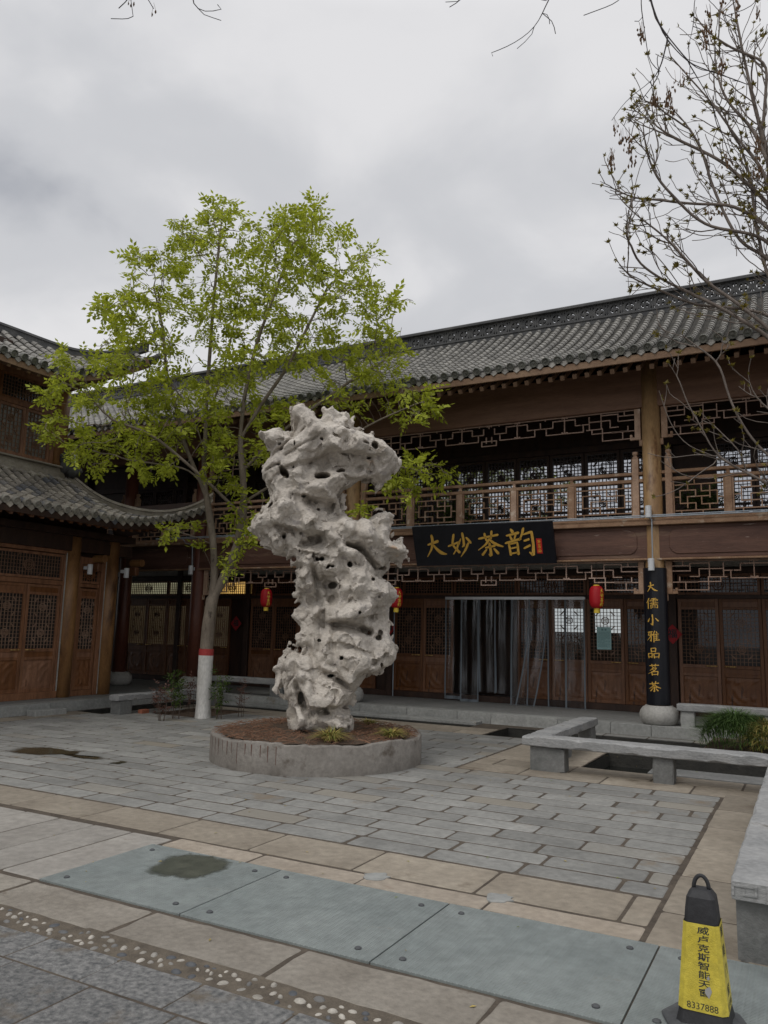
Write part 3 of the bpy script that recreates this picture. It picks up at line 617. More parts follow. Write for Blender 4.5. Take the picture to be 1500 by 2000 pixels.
def grille(g, x0, z0, w, h, y0=-.012, y1=.008, b=.011, cell=.074, meds=((.5, .77), (.5, .29)), mr=.075):
    nx, nz = max(2, round(w/cell)), max(2, round(h/cell)); E_ = []
    for i in range(1, nx): E_.append((i/nx, 0, i/nx, 1))
    for j in range(1, nz): E_.append((0, j/nz, 1, j/nz))
    bars(g, E_, x0, z0, w, h, b, y0, y1)
    for mx_, mz in meds:
        cx_, cz_ = x0+mx_*w, z0+mz*h; ring(g, cx_, cz_, mr, b*1.4, y0-.006, y1); ring(g, cx_, cz_, mr*.58, b, y0-.004, y1, 12); ring(g, cx_, cz_, mr*.2, b, y0-.003, y1, 8)
        d = mr*2.6
        for sx in (-1, 1):
            for sz in (-1, 1): g.beam((cx_+sx*d*.55, (y0+y1)/2-.004, cz_+sz*d), (cx_+sx*d, (y0+y1)/2-.004, cz_+sz*d*.55), .02, b*1.5, up=(sz, 0, -sx))
def carve(g, x0, z0, w, h, y, dep=.012, nx=18, nz=18, seed=0):       # low relief with a raised field
    def hf(u, v):
        e = min(u, 1-u, v, 1-v); base = min(1, e/.1); k = sin(9*u+3*sin(5*v+seed)+seed)*sin(8*v+2.5*sin(7*u+seed*2))
        return -dep*base*(.35+.65*max(0, k))
    vs = [(x0+w*i/nx, y+hf(i/nx, j/nz), z0+h*j/nz) for j in range(nz+1) for i in range(nx+1)]
    g.add(vs, [(j*(nx+1)+i, j*(nx+1)+i+1, (j+1)*(nx+1)+i+1, (j+1)*(nx+1)+i) for j in range(nz) for i in range(nx)])
def leaf_proto(w, kind='door', hand=1, m=None, ml=None, pane=None):
    """a door leaf with its base at the origin; z runs 0 .. 2.17"""
    m = m or M['door_wood']; ml = ml or M['lattice_wood']; s = .068; H = 2.17
    g = MB(); fr = .028
    g.box((0.004, -fr, 0), (s, fr, H)); g.box((w-s, -fr, 0), (w-.004, fr, H))
    for z0, z1 in ((0, .07), (.64, .70), (.80, .87), (1.955, 2.01), (2.11, 2.169)): g.box((s+.0005, -fr+.003, z0), (w-s-.0005, fr-.003, z1))
    o = g.build('door', m, None, bevel=.004)
    p = MB(); carve(p, s, .07, w-2*s, .57, .004, dep=.02, seed=w*7); p.build('carved_panel', m, o)
    MB().box((s-.004, -.006, .698), (w-s+.004, .012, .802)).build('waist_panel', m, o); MB().box((s-.004, -.006, 2.008), (w-s+.004, .012, 2.112)).build('top_panel', m, o); MB().box((s-.004, .02, .06), (w-s+.004, .026, .66)).build('back_panel', m, o)
    l = MB(); grille(l, s, .87, w-2*s, 1.085); l.build('lattice', ml, o)
    MB().box((s-.01, .012, .86), (w-s+.01, .018, 1.965)).build('glass_pane', pane or M['pane'], o)
    hx = w-.05 if hand > 0 else .05; h = MB()
    for k in range(3): h.lathe([(.005, -.012), (.017, -.006), (.017, .006), (.005, .012)], (hx-hand*(.05+.075*k), -.058, .845), 8)
    h.tube([(hx-hand*.01, -.055, .845), (hx-hand*.23, -.055, .845)], .008, 6); h.tube([(hx-hand*.05, -.055, .845), (hx-hand*.05, -.02, .845)], .006, 5); h.tube([(hx-hand*.2, -.055, .845), (hx-hand*.2, -.02, .845)], .006, 5)
    h.build('handle', M['brass'], o, smooth=True)
    return o
def transom_proto(w, h, mat, pane, name='transom_window', ml=None):
    g = MB(); s = .05
    g.box((0, -.03, 0), (s, .03, h)); g.box((w-s, -.03, 0), (w, .03, h)); g.box((s, -.028, 0), (w-s, .028, s)); g.box((s, -.028, h-s), (w-s, .028, h))
    o = g.build(name, mat, None)
    l = MB(); grille(l, s, s, w-2*s, h-2*s, cell=.07, meds=((.5, .5),) if h > .3 else (), mr=min(.11, h*.3)); l.build('lattice', ml or mat, o)
    MB().box((s-.01, .012, s-.01), (w-s+.01, .018, h-s+.01)).build('glass_pane', pane, o); return o
def window_proto(w, h, mat, pane, name='window', cell=.078, ml=None):
    g = MB(); s = .06
    g.box((0, -.03, 0), (s, .03, h)); g.box((w-s, -.03, 0), (w, .03, h)); g.box((s, -.028, 0), (w-s, .028, s)); g.box((s, -.028, h-s), (w-s, .028, h))
    o = g.build(name, mat, None)
    l = MB(); grille(l, s, s, w-2*s, h-2*s, cell=cell, b=.012, meds=((.5, .75), (.5, .27)), mr=.078); l.build('lattice', ml or mat, o)
    MB().box((s-.01, .012, s-.01), (w-s+.01, .018, h-s+.01)).build('glass_pane', pane, o); return o
class Placer:                                                      # first use moves the prototype, later uses copy it with its sub-parts
    def __init__(s, o): s.o = o; s.used = False
    def put(s, parent, loc, rz=0):
        loc = Vector(loc)-wl(parent)
        if not s.used: s.used = True; o = s.o; o.parent = parent; o.location = loc; o.rotation_euler.z = rz; return o
        return copy_tree(s.o, parent, loc, rz)
    def drop(s):
        if not s.used:
            for c in list(s.o.children): bpy.data.objects.remove(c)
            bpy.data.objects.remove(s.o)
def repane(o, mat):                                                # this leaf looks into another room
    for ch in o.children:
        if ch.name.startswith('glass_pane'): ch.data = ch.data.copy(); ch.data.materials[0] = mat

def frieze(g, x0, x1, ztop, y, h=.33, b=.018, d=.03):
    """hanging fretwork between two columns: stepped meander, deeper at both ends and a pendant in the middle"""
    L_ = x1-x0; A = []
    zs = lambda f: ztop-h+f*h
    g.box((x0, y-d/2, ztop-.02), (x1, y+d/2, ztop))
    def H(xa, xb, f): g.box((min(xa, xb)-b/2, y-d/2, zs(f)-b/2), (max(xa, xb)+b/2, y+d/2, zs(f)+b/2))
    def V(x, fa, fb): g.box((x-b/2, y-d/2-.0015, zs(min(fa, fb))), (x+b/2, y+d/2+.0015, zs(max(fa, fb))))
    def orn(x, f):
        for s in (-1, 1): g.lathe([(.001, -.018), (.022, -.018), (.022, .018), (.001, .018)], (x+s*.045, y, zs(f)), 8)
        g.box((x-.06, y-d/2+.002, zs(f)-.008), (x+.06, y+d/2-.002, zs(f)+.008))
    def half(s, xe, xm):                                           # from an end to the middle
        D = abs(xm-xe); n = max(1, int((D-1.05)/.72)); e = lambda t: xe+s*t
        # end bracket, stepping down twice
        H(e(0), e(.30), .72); V(e(.18), .72, 1); H(e(.30), e(.62), .95-.1); V(e(.30), .45, .85); H(e(0), e(.30), .45); V(e(.62), .15, 1.0); H(e(.30), e(.45), .15); V(e(.45), .15, .55); H(e(.45), e(.85), .55)
        H(e(.12), e(.80), -.12); V(e(.12), -.12, .15); H(e(.0), e(.42), -.42+.28); V(e(.80), -.12, .12); H(e(.0), e(.60), -.55); V(e(.60), -.55, .15); V(e(.22), -.55, -.14); V(e(.85), .12, .85); H(e(.62), e(.9), .12)
        st_ = (D-.85-.12)/n
        for k in range(n):
            a = .85+k*st_; w = st_
            H(e(a), e(a+.16*w), .45); H(e(a+.12*w), e(a+.88*w), .06); V(e(a+.12*w), .06, .45); V(e(a+.88*w), .06, .45); H(e(a+.88*w), e(a+w), .45)
            H(e(a+.28*w), e(a+.74*w), .8); V(e(a+.28*w), .45, .8); V(e(a+.74*w), .45, .8); H(e(a+.16*w), e(a+.28*w), .45); H(e(a+.74*w), e(a+.88*w), .45)
            V(e(a+.5*w), .06, 1); orn(e(a+.5*w), .1); orn(e(a+.5*w), .95); V(e(a+w), .45, .8); V(e(a+.9*w), .88, 1)
    xm = (x0+x1)/2; half(1, x0, xm); half(-1, x1, xm)
    H(xm-.16, xm+.16, .06); V(xm-.06, -.06, .3); V(xm+.06, -.06, .3); H(xm-.16, xm+.16, -.22); V(xm-.16, -.22, .06); V(xm+.16, -.22, .06); V(xm, .8, 1); orn(xm, .95)
RAIL = [(0, .86, 1, .86), (.28, .70, .28, .86), (.72, .14, .72, .30), (.12, .70, .44, .70), (.12, .34, .12, .70), (0, .52, .12, .52), (.12, .34, .44, .34), (.44, .14, .44, .34), (.44, .52, .44, .70),
        (.27, .52, .73, .52), (.27, .22, .27, .52), (.73, .48, .73, .80), (.88, .48, 1, .48), (.88, .30, .88, .66), (.56, .30, .88, .30), (.56, .66, .88, .66), (.56, .66, .56, .86), (.56, .30, .56, .48), (0, .14, 1, .14), (.42, .86, .42, 1), (.58, 0, .58, .14), (.14, 0, .14, .14), (.86, .86, .86, 1)]

# ------------------------------------------------------------------ the tea house
TH = thing('tea_house', 'two-storey dark timber tea house with grey tiled roof, balcony and black name board', 'building', (-5.6, 14.9, 0))
YC, YW = 14.9, 17.0
CX = [-20.0, -15.75, -13.25, -8.85, -2.41, 4.03, 10.5]
for x in CX:
    red = x < -12; R_ = .172; m = M['column_red'] if red else M['column']
    c = MB().lathe([(R_, .49), (R_*1.0, 2.0), (R_*.98, 3.3), (R_*.97, 6.9)], (x, YC, 0), 28).build('column', m, TH, smooth=True)
    MB().lathe([(.26, .184), (.30, .215), (.335, .29), (.34, .36), (.32, .43), (.275, .485), (.235, .505), (.235, .515), (.1, .516)], (x, YC, 0), 30).build('stone_base', M['drum'], c, smooth=True)
# beams, mouldings, balcony deck
def bay(a, b): return a+.165, b-.165
gb, gl, gu, gw = MB(), MB(), MB(), MB()
gb.box((-21, YC-.13, 3.13), (12, YC+.13, 3.72)); gl.box((-21, YC-.24, 3.722), (12, YC+.2, 3.80)); gl.box((-21, YC-.20, 3.802), (12, YC+.2, 3.845)); gl.box((-21, YC-.16, 3.09), (12, YC-.02, 3.128))
for a, b in zip(CX[:-1], CX[1:]):
    x0, x1 = a+.28, b-.28; c = .12; z0, z1 = 3.20, 3.655                # long raised panel with notched corners
    poly = [(x0+c, z0), (x1-c, z0), (x1-c*.4, z0+c*.35), (x1, z0+c), (x1, z1-c), (x1-c*.4, z1-c*.35), (x1-c, z1), (x0+c, z1), (x0+c*.4, z1-c*.35), (x0, z1-c), (x0, z0+c), (x0+c*.4, z0+c*.35)]
    gb.prism(poly, 0, .018, lambda x, y, z: (x, YC-.131-z, y))
    a2, b2 = bay(a, b); gu.box((a2-.05, YC-.09, 5.985), (b2+.05, YC+.09, 6.75))
for g_, nm, mt in ((gb, 'lower_beam', M['beam_wood']), (gl, 'ledge_moulding', M['rail_wood']), (gu, 'upper_beam', M['beam_upper'])): g_.build(nm, mt, TH, bevel=.008)
MB().box((-21, YC+.21, 3.62), (12, YW, 3.80)).build('balcony_deck', M['dark_wood'], TH)
# friezes and brackets
for a, b in zip(CX[1:-1], CX[2:]):
    for zt, hh in ((3.085, .34), (5.98, .36)):
        if b-a < 3: continue
        a2, b2 = a+.30, b-.30
        g = MB(); frieze(g, a2, b2, zt, YC, h=hh)
        o = g.build('hanging_frieze', M['frieze_wood'], TH)
        g = MB()
        for x, s in ((a+.24, 1), (b-.24, -1)):
            g.box((x-.055, YC-.035, zt-.60), (x+.055, YC+.035, zt)); g.box((x-.055+(.11 if s > 0 else -.09), YC-.03, zt-.60), (x+(.145 if s > 0 else -.055), YC+.03, zt-.545)); g.box((x+s*.10, YC-.03, zt-.545), (x+s*.145, YC+.03, zt-.49))
            g.build('frieze_bracket', M['rail_wood'], TH, bevel=.006); g = MB()
            MB().box((x-s*.055-.03, YC-.03, zt-.72), (x-s*.055+.03, YC+.03, zt-.601)).build('bracket_pendant', M['rail_wood'], TH, bevel=.006)
# balcony railing
posts = {(-8.85, -2.41): [-8.58, -7.42, -6.26, -5.09, -3.92, -2.71], (-2.41, 4.03): [-2.12, -1.12, .05, 1.2, 2.4, 3.74], (-13.25, -8.85): [-12.98, -12.0, -11.05, -10.1, -9.12], (4.03, 10.5): [4.32, 5.5, 6.7, 7.9, 9, 10.2], (-15.75, -13.25): [-15.5, -14.5, -13.5], (-20, -15.75): [-19.7, -18.5, -17.2, -16.0]}
pp = None
for (a, b), ps in posts.items():
    g = MB(); a2, b2 = bay(a, b)
    g.box((a2, YC-.045, 4.70), (b2, YC+.045, 4.76)); g.box((a2, YC-.04, 4.56), (b2, YC+.04, 4.625)); g.box((a2, YC-.04, 3.847), (b2, YC+.04, 3.90))
    g.build('handrail', M['rail_wood'], TH, bevel=.008)
    for i, x in enumerate(ps):
        end = i in (0, len(ps)-1); g = MB(); w = .055
        if end: g.box((x-.06, YC-.06, 3.846), (x+.06, YC+.06, 5.02)); g.lathe([(.05, 0), (.06, .03), (.03, .05), (.055, .09), (.05, .13), (.01, .14)], (x, YC, 5.02), 8)
        else: g.box((x-w, YC-.052, 3.901), (x+w, YC+.052, 4.5595)); g.lathe([(.05, 4.626), (.03, 4.65), (.035, 4.68), (.05, 4.699)], (x, YC, 0), 8)
        g.build('railing_post', M['rail_wood'], TH, bevel=.006)
    for x0, x1 in zip(ps[:-1], ps[1:]):
        x0 += .057; x1 -= .057; g = MB(); g.box((x0, YC-.024, 3.901), (x0+.03, YC+.024, 4.559)); g.box((x1-.03, YC-.024, 3.901), (x1, YC+.024, 4.559)); bars(g, RAIL, x0+.03, 3.90, x1-x0-.06, .66, .02, YC-.02, YC+.02); g.build('railing_panel', M['rail_wood'], TH)
# rear walls of both storeys
gw.box((-24, YW+.05, .18), (-7.42, YW+.12, 3.8)); gw.box((-3.42, YW+.05, .18), (13, YW+.12, 3.8)); gw.box((-7.42, YW+.05, 2.5), (-3.42, YW+.12, 3.8)); gw.box((-5.83, YW+.05, .18), (-5.02, YW+.12, 2.5))
gw.box((-24, YW+.05, 3.8), (13, YW+.12, 7.4)); gw.box((-9, YW+2.0, 0.18), (-5.6, YW+2.1, 3)); gw.box((-24, 20.9, .18), (-6.3, 21, 7)); gw.box((-4.0, 20.9, .18), (13, 21, 7)); gw.box((-6.3, 20.9, .18), (-4.0, 21, 1.80)); gw.box((-6.3, 20.9, 2.42), (-4.0, 21, 7)); gw.box((-5.1, 20.9, 1.8), (-4.95, 21, 2.42)); gw.box((-24, YW+.12, 3.65), (13, 20.9, 3.75)); gw.box((-24, YW+.12, .18), (-23.9, 21, 7)); gw.box((12.9, YW+.12, .18), (13, 21, 7))
gw.build('timber_wall', M['dark_wood'], TH)
MB().box((-21, YW-.02, 3.14), (12, YW+.049, 3.50)).build('plaster_band', M['drum'], TH)
g = MB(); g.box((-21, YW-.07, 2.495), (12, YW+.045, 2.575)); g.box((-21, YW-.07, 3.0), (12, YW+.045, 3.12)); g.box((-21, YW-.08, .185), (12, YW+.045, .325))
for x in (-19.9, -15.75, -13.3, -8.93, -2.43, 4.0, 10.4): g.box((x-.075, YW-.09, .184), (x+.075, YW+.044, 3.6)); g.box((x-.08, YW-.09, 3.8), (x+.08, YW+.044, 7))
g.box((-21, YW-.06, 5.72), (12, YW+.045, 5.86)); g.box((-21, YW-.06, 4.0), (12, YW+.045, 4.1)); g.box((-21, YW-.06, 6.5), (12, YW+.045, 6.7))
g.build('wall_frame', M['dark_wood'], TH, bevel=.006)
W1 = .775
clear = {}
dl, dr = Placer(leaf_proto(W1, hand=1)), Placer(leaf_proto(W1, hand=-1)); tp = Placer(transom_proto(1.53, .42, M['door_wood'], M['pane']))
def doors(x0, n, skip=(), lit=None, tlit=None):
    for i in range(n):
        x = x0+i*W1
        if i not in skip:
            o = (dl if i % 2 == 0 else dr).put(TH, (x, YW-.012, .326))
            if lit: repane(o, lit)
            if x0 == -8.83 and i in (5, 6): repane(o, M['pane_clear'])
        if i % 2 == 0:
            o = tp.put(TH, (x+.01, YW-.015, 2.577))
            if tlit: repane(o, tlit)
doors(-8.83, 8, skip=(2, 3))
doors(-2.33, 8); doors(4.1, 8)
doors(-13.2, 5); doors(-17.75, 4, lit=M['lit_dim'], tlit=M['lit'])
o = dl.put(TH, (-14.65, YW-.012, .326)); repane(o, M['lit_dim']); o = tp.put(TH, (-14.64, YW-.015, 2.577)); repane(o, M['lit_warm'])
uw = Placer(window_proto(W1-.02, 1.60, M['dark_wood'], M['pane_up']))
for x0, n_ in ((-8.83, 8), (-2.33, 8), (4.1, 8), (-13.2, 5), (-17.75, 5)):
    for i in range(n_):
        if x0 == -2.33 and i == 0: continue
        uw.put(TH, (x0+i*W1+.01, YW-.015, 4.11))
# main roof: concave slope, ridge with pierced tiles
EY, EZ, RY, RZ = 13.6, 6.69, 17.0, 8.70
def slope(x, n=14): return [(x, EY+(RY-EY)*s, EZ+(RZ-EZ)*(.78*s+.22*s*s)) for s in np.linspace(0, 1, n)]
xs = np.arange(-33, 9.2, .2265)-.02
roof([slope(x) for x in xs], (1, 0, 0), TH, M['tile'], M['tile_pan'], M['tile_end'])
g = MB()
for k in range(13):                                                # boarded underside and rear slope
    s0, s1 = k/13, (k+1)/13; P0, P1 = slope(0)[0], None
    f = lambda s: (EY+.06+(RY-EY-.06)*s, EZ+(RZ-EZ)*(.78*s+.22*s*s)-.075)
    (ya, za), (yb, zb) = f(s0), f(s1); g.add([(-33.2, ya, za), (9.2, ya, za), (9.2, yb, zb), (-33.2, yb, zb)], [(0, 1, 2, 3)])
    g.add([(-33.2, 2*RY-ya, za+.07), (9.2, 2*RY-ya, za+.07), (9.2, 2*RY-yb, zb+.07), (-33.2, 2*RY-yb, zb+.07)], [(3, 2, 1, 0)])
g.build('roof_boarding', M['dark_wood'], TH)
MB().box((-33.2, EY+.01, 6.475), (9.2, EY+.05, 6.605)).build('eave_board', M['fascia'], TH, bevel=.006)
ra = None; k = 0
proto = MB().beam((0, 13.74, 6.395), (0, 17.0, 8.40), .075, .085).build('rafter', M['fascia'], TH)
for x in np.arange(-12.6, 1.2, .2265):
    if k == 0: proto.location.x = x; proto.location.y = 0
    else: copy_tree(proto, TH, (x, 0, 0))
    k += 1
g = MB(); y0 = RY+.05; zb = RZ-.06
g.box((-33.2, y0-.14, zb), (9.2, y0+.14, zb+.11)); g.box((-33.2, y0-.16, zb+.111), (9.2, y0+.16, zb+.15)); g.box((-33.2, y0-.13, zb+.48), (9.2, y0+.13, zb+.52)); g.tube([(-33.2, y0, zb+.525), (9.2, y0, zb+.525)], .07, 10)
u = .33; x = -33.0
while x < 9:
    c = x+u/2; zc_ = zb+.315; ring(g, c, zc_, .125, .06, y0-.05, y0+.05, 12); g.box((x-.018, y0-.051, zb+.15), (x+.018, y0+.051, zb+.48))
    for s in (-1, 1): ring(g, x, zc_+s*.085, .075, .05, y0-.048, y0+.048, 8)
    g.box((c-.075, y0-.046, zc_-.03), (c+.075, y0+.046, zc_+.03)); g.box((c-.025, y0-.044, zc_-.09), (c+.025, y0+.044, zc_+.09)); x += u
g.build('roof_ridge', M['ridge'], TH)

# ------------------------------------------------------------------ the side hall on the left
SH = thing('side_hall', 'two-storey side hall on the left with upturned tiled eaves and carved doors', 'building', (-13.9, 9, 0))
XW = -13.9
for y in (11.6, 12.68, 8.0, 4.4):
    c = MB().lathe([(.175, .184), (.175, 2), (.17, 3.6)], (XW, y, 0), 26).build('column', M['hall_column'], SH, smooth=True)
def sbox(nm, mt, *bx, bevel=.006):
    g = MB()
    for a, b in bx: g.box(a, b)
    return g.build(nm, mt, SH, bevel=bevel)
sbox('lintel', M['dark_wood'], ((XW-.12, -8, 3.25), (XW+.12, 12.5, 3.56)), ((XW-.10, 12.5, 3.25), (XW+.10, 13.2, 3.50)), ((-24, 12.58, 3.25), (XW-.14, 12.78, 3.55)), ((XW-.3, -8, 3.56), (XW+.3, 13.1, 3.70)))
for y in (12.2, 13.3):
    g = MB(); g.tube([(XW+.02, y, 3.14), (XW+.34, y, 3.14)], .085, 14); g.build('beam_end', M['hall_column'], SH); MB().box((XW-.05, y-.06, 2.85), (XW+.2, y+.06, 3.04)).build('beam_bracket', M['door_wood'], SH, bevel=.01)
sbox('wall', M['dark_wood'], ((XW-.4, -8, .183), (XW-.1, 12.55, 3.9)), ((-24, 12.5, .183), (XW-.12, 12.6, 3.9)), ((-24, -8, 3.9), (-14.55, 11.3, 7.2)), bevel=0)
sbox('door_frame', M['door_wood_lit'], ((XW-.08, -8, .184), (XW+.09, 11.42, .325)), ((XW-.07, -8, 2.50), (XW+.07, 11.42, 2.60)), ((XW-.07, -8, 3.17), (XW+.07, 11.42, 3.249)), ((XW-.08, 11.36, .326), (XW+.06, 11.425, 3.16)), ((XW-.08, 11.78, .184), (XW+.06, 11.84, 3.16)), ((XW-.08, 12.38, .184), (XW+.06, 12.5, 3.16)), ((XW-.06, 11.85, .184), (XW+.03, 12.37, .30)), ((XW-.06, 11.85, 2.5), (XW+.03, 12.37, 2.58)), ((XW-.06, 11.85, 3.0), (XW+.03, 12.37, 3.16)), ((XW-.075, 9.66, .326), (XW+.055, 9.72, 3.16)))
# pale sealant strips beside the columns
sbox('seam_strip', M['drum'], ((XW+.061, 11.40, .2), (XW+.075, 11.425, 3.2)), ((XW+.061, 12.485, .2), (XW+.075, 12.5, 3.2)), bevel=0)
kw = dict(m=M['door_wood_lit'], ml=M['hall_lattice'], pane=M['pane_dim'])
ld, rd = Placer(leaf_proto(.82, hand=1, **kw)), Placer(leaf_proto(.82, hand=-1, **kw)); lt = Placer(transom_proto(1.62, .54, M['door_wood_lit'], M['pane_dim'], ml=M['lattice_wood']))
for k, y in enumerate((9.72, 10.54, 8.02, 8.84, 6.3, 7.12)):
    (ld if k % 2 == 0 else rd).put(SH, (XW+.012, y, .326), pi/2)
    if k % 2 == 0: lt.put(SH, (XW+.012, y+.01, 2.61), pi/2)
sl = leaf_proto(.52, hand=1, **kw); sl.name = 'side_panel'; Placer(sl).put(SH, (XW+.0, 11.85, .306), pi/2)
for ch in list(sl.children):
    if ch.name.startswith('handle'): bpy.data.objects.remove(ch)
stp = transom_proto(.52, .40, M['door_wood_lit'], M['pane_dim']); Placer(stp).put(SH, (XW+.0, 11.85, 2.59), pi/2)
# upper storey
XU = -14.42
sbox('upper_frame', M['door_wood_lit'], ((XU-.1, -8, 5.08), (XU+.07, 11.26, 5.16)), ((XU-.1, -8, 6.22), (XU+.06, 11.26, 6.31)), ((XU-.1, 11.16, 5.161), (XU+.06, 11.26, 7.0)), ((XU-.1, -8, 6.86), (XU+.06, 11.16, 7.0)))
uh = Placer(window_proto(.645, 1.05, M['door_wood_lit'], M['pane_grey'], cell=.09, ml=M['hall_lattice'])); ut = Placer(transom_proto(1.29, .54, M['door_wood_lit'], M['pane_dim'], ml=M['lattice_wood']))
for k in range(6):
    uh.put(SH, (XU+.012, 10.51-k*.65, 5.165), pi/2)
    if k % 2 == 0: ut.put(SH, (XU+.012, 9.87-k*.65, 6.315), pi/2)
MB().lathe([(.17, 4.9), (.17, 7.4)], (XU-.02, 11.44, 0), 20).build('corner_post', M['hall_column'], SH, smooth=True)
sbox('upper_wall', M['dark_wood'], ((-24, 11.3, 4.6), (XU-.1, 11.45, 7.5)), ((-24, -8, 7.0), (XU-.1, 11.3, 7.6)), bevel=0)
# lower skirt roof: eave rises and the hip swoops to the corner
def ze(t): return 3.87+(.62*max(0, (t-11.5)/2.6)**1.8)
def xe(t): return -12.5+.14*max(0, (t-11.5)/2.6)**2
HIP = [(-14.25, 11.62, 4.95), (-14.0, 11.98, 4.62), (-13.75, 12.33, 4.40), (-13.4, 12.8, 4.27), (-13.05, 13.25, 4.25), (-12.75, 13.65, 4.36), (-12.48, 14.02, 4.60), (-12.36, 14.2, 4.80)]
hy = [p[1] for p in HIP]; hx = [p[0] for p in HIP]; hz = [p[2]-.12 for p in HIP]
rows = []
for t in np.arange(-6, 14.1, .222):
    a = np.array([xe(t), t, ze(t)])
    b = np.array([-14.25, t, 4.83]) if t < 11.62 else np.array([np.interp(t, hy, hx), t, max(np.interp(t, hy, hz), ze(t)+.02)])
    n = 8; rows.append([a+(b-a)*s+np.array([0, 0, -.10*sin(pi*s)*(1 if t < 11.6 else max(0, 1-(t-11.6)/2.2))]) for s in np.linspace(0, 1, n)])
roof(rows, (0, 1, 0), SH, M['tile_warm'], M['tile_pan'], M['tile_end_pale'], r=.066)
g = MB()                                                           # boarding below, eave board, the far (north) slope
for A, B in zip(rows[:-1], rows[1:]):
    for i in range(len(A)-1):
        d = np.array([0, 0, -.07]); g.add([A[i]+d, A[i+1]+d, B[i+1]+d, B[i]+d], [(0, 1, 2, 3)])
m = len(HIP)
for i in range(m-1):
    a, b = np.array(HIP[i]), np.array(HIP[i+1]); a2, b2 = a.copy(), b.copy(); a2[0] = b2[0] = -24; a2[2] -= .15; b2[2] -= .15; a[2] -= .12; b[2] -= .12
    g.add([a, b, b2, a2], [(0, 1, 2, 3)])
g.build('roof_boarding', M['dark_wood'], SH)
g = MB()
for t0, t1 in zip(np.arange(-6, 14.0, .4), np.arange(-5.6, 14.4, .4)):
    t1 = min(t1, 14.1); g.beam((xe(t0)-.03, t0, ze(t0)-.13), (xe(t1)-.03, t1, ze(t1)-.13), .035, .11)
g.build('eave_board', M['dark_wood'], SH)
def rafters(rows, t0, mt):
    for P in rows:
        if P[0][1] < t0: continue
        Q = resample(P, .05); L_ = len(Q)
        if L_ < 5: continue
        k = min(L_-2, 24); MB().beam(Q[1]+np.array([-.04, 0, -.20]), Q[k]+np.array([0, 0, -.16]), .075, .085).build('rafter', mt, SH)
rafters(rows, 3, M['door_wood'])
MB().beam((-12.4, 14.1, 4.35), (-13.9, 12.7, 3.75), .16, .22).build('corner_beam', M['dark_wood'], SH)
def ridge_strip(nm, pts, w, h, mt, parent):
    g = MB(); vs = []; P = [np.array(p, float) for p in pts]; k = len(P)
    prof = [(-w*.5, 0), (-w*.5, h*.22), (-w*.36, h*.26), (-w*.36, h*.7), (-w*.5, h*.76), (-w*.42, h), (w*.42, h), (w*.5, h*.76), (w*.36, h*.7), (w*.36, h*.26), (w*.5, h*.22), (w*.5, 0)]
    for i in range(k):
        t = P[min(i+1, k-1)]-P[max(i-1, 0)]; s = nrm(np.cross(t, (0, 0, 1.0))); vs += [P[i]+s*a+np.array([0, 0, b]) for a, b in prof]
    n = len(prof); fs = [(i*n+j, i*n+(j+1) % n, (i+1)*n+(j+1) % n, (i+1)*n+j) for i in range(k-1) for j in range(n)]+[tuple(range(n-1, -1, -1)), tuple((k-1)*n+j for j in range(n))]
    return g.add(vs, fs).build(nm, mt, parent)
def smooth_path(P, step=.12):
    P = np.array(P, float); d = np.r_[0, np.cumsum(np.linalg.norm(np.diff(P, axis=0), axis=1))]; s = np.linspace(0, d[-1], max(4, int(d[-1]/step))); Q = np.stack([np.interp(s, d, P[:, k]) for k in range(3)], 1)
    for _ in range(3): Q[1:-1] = (Q[:-2]+2*Q[1:-1]+Q[2:])/4
    return Q
ridge_strip('hip_ridge', smooth_path([(x, y, z-.16) for x, y, z in HIP]), .2, .24, M['plaster'], SH)
g = MB(); g.box((-14.42, -8, 4.78), (-14.22, 11.5, 5.06)); g.box((-14.42, -8, 5.061), (-14.14, 11.55, 5.10)); g.tube([(-14.17, -8, 4.80), (-14.17, 11.6, 4.80)], .04, 8)
g.build('wall_ridge', M['plaster'], SH, bevel=.01)
# ridge-end ornament: a dark curled beast-like tile block
g = MB()
def blob(c, r, n=10, m=8, amp=.25, sd=0):
    vs = []; 
    for j in range(m+1):
        for i in range(n):
            a, b = 2*pi*i/n, pi*j/m; k = 1+amp*sin(5*a+sd)*sin(4*b+sd*2); vs.append((c[0]+r[0]*k*sin(b)*cos(a), c[1]+r[1]*k*sin(b)*sin(a), c[2]+r[2]*k*cos(b)))
    g.add(vs, [(j*n+i, j*n+(i+1) % n, (j+1)*n+(i+1) % n, (j+1)*n+i) for j in range(m) for i in range(n)])
blob((-14.2, 11.5, 5.12), (.13, .17, .17), sd=1); blob((-14.13, 11.62, 5.02), (.12, .16, .13), sd=2); blob((-14.2, 11.42, 5.28), (.09, .1, .13), sd=3); blob((-14.1, 11.76, 5.06), (.07, .08, .07), sd=4)
g.tube([(-14.15, 11.3, 5.3), (-14.12, 11.42, 5.42), (-14.12, 11.55, 5.36), (-14.1, 11.62, 5.22)], [.05, .06, .05, .03], 8)
g.build('ridge_ornament', M['ridge'], SH, smooth=True)
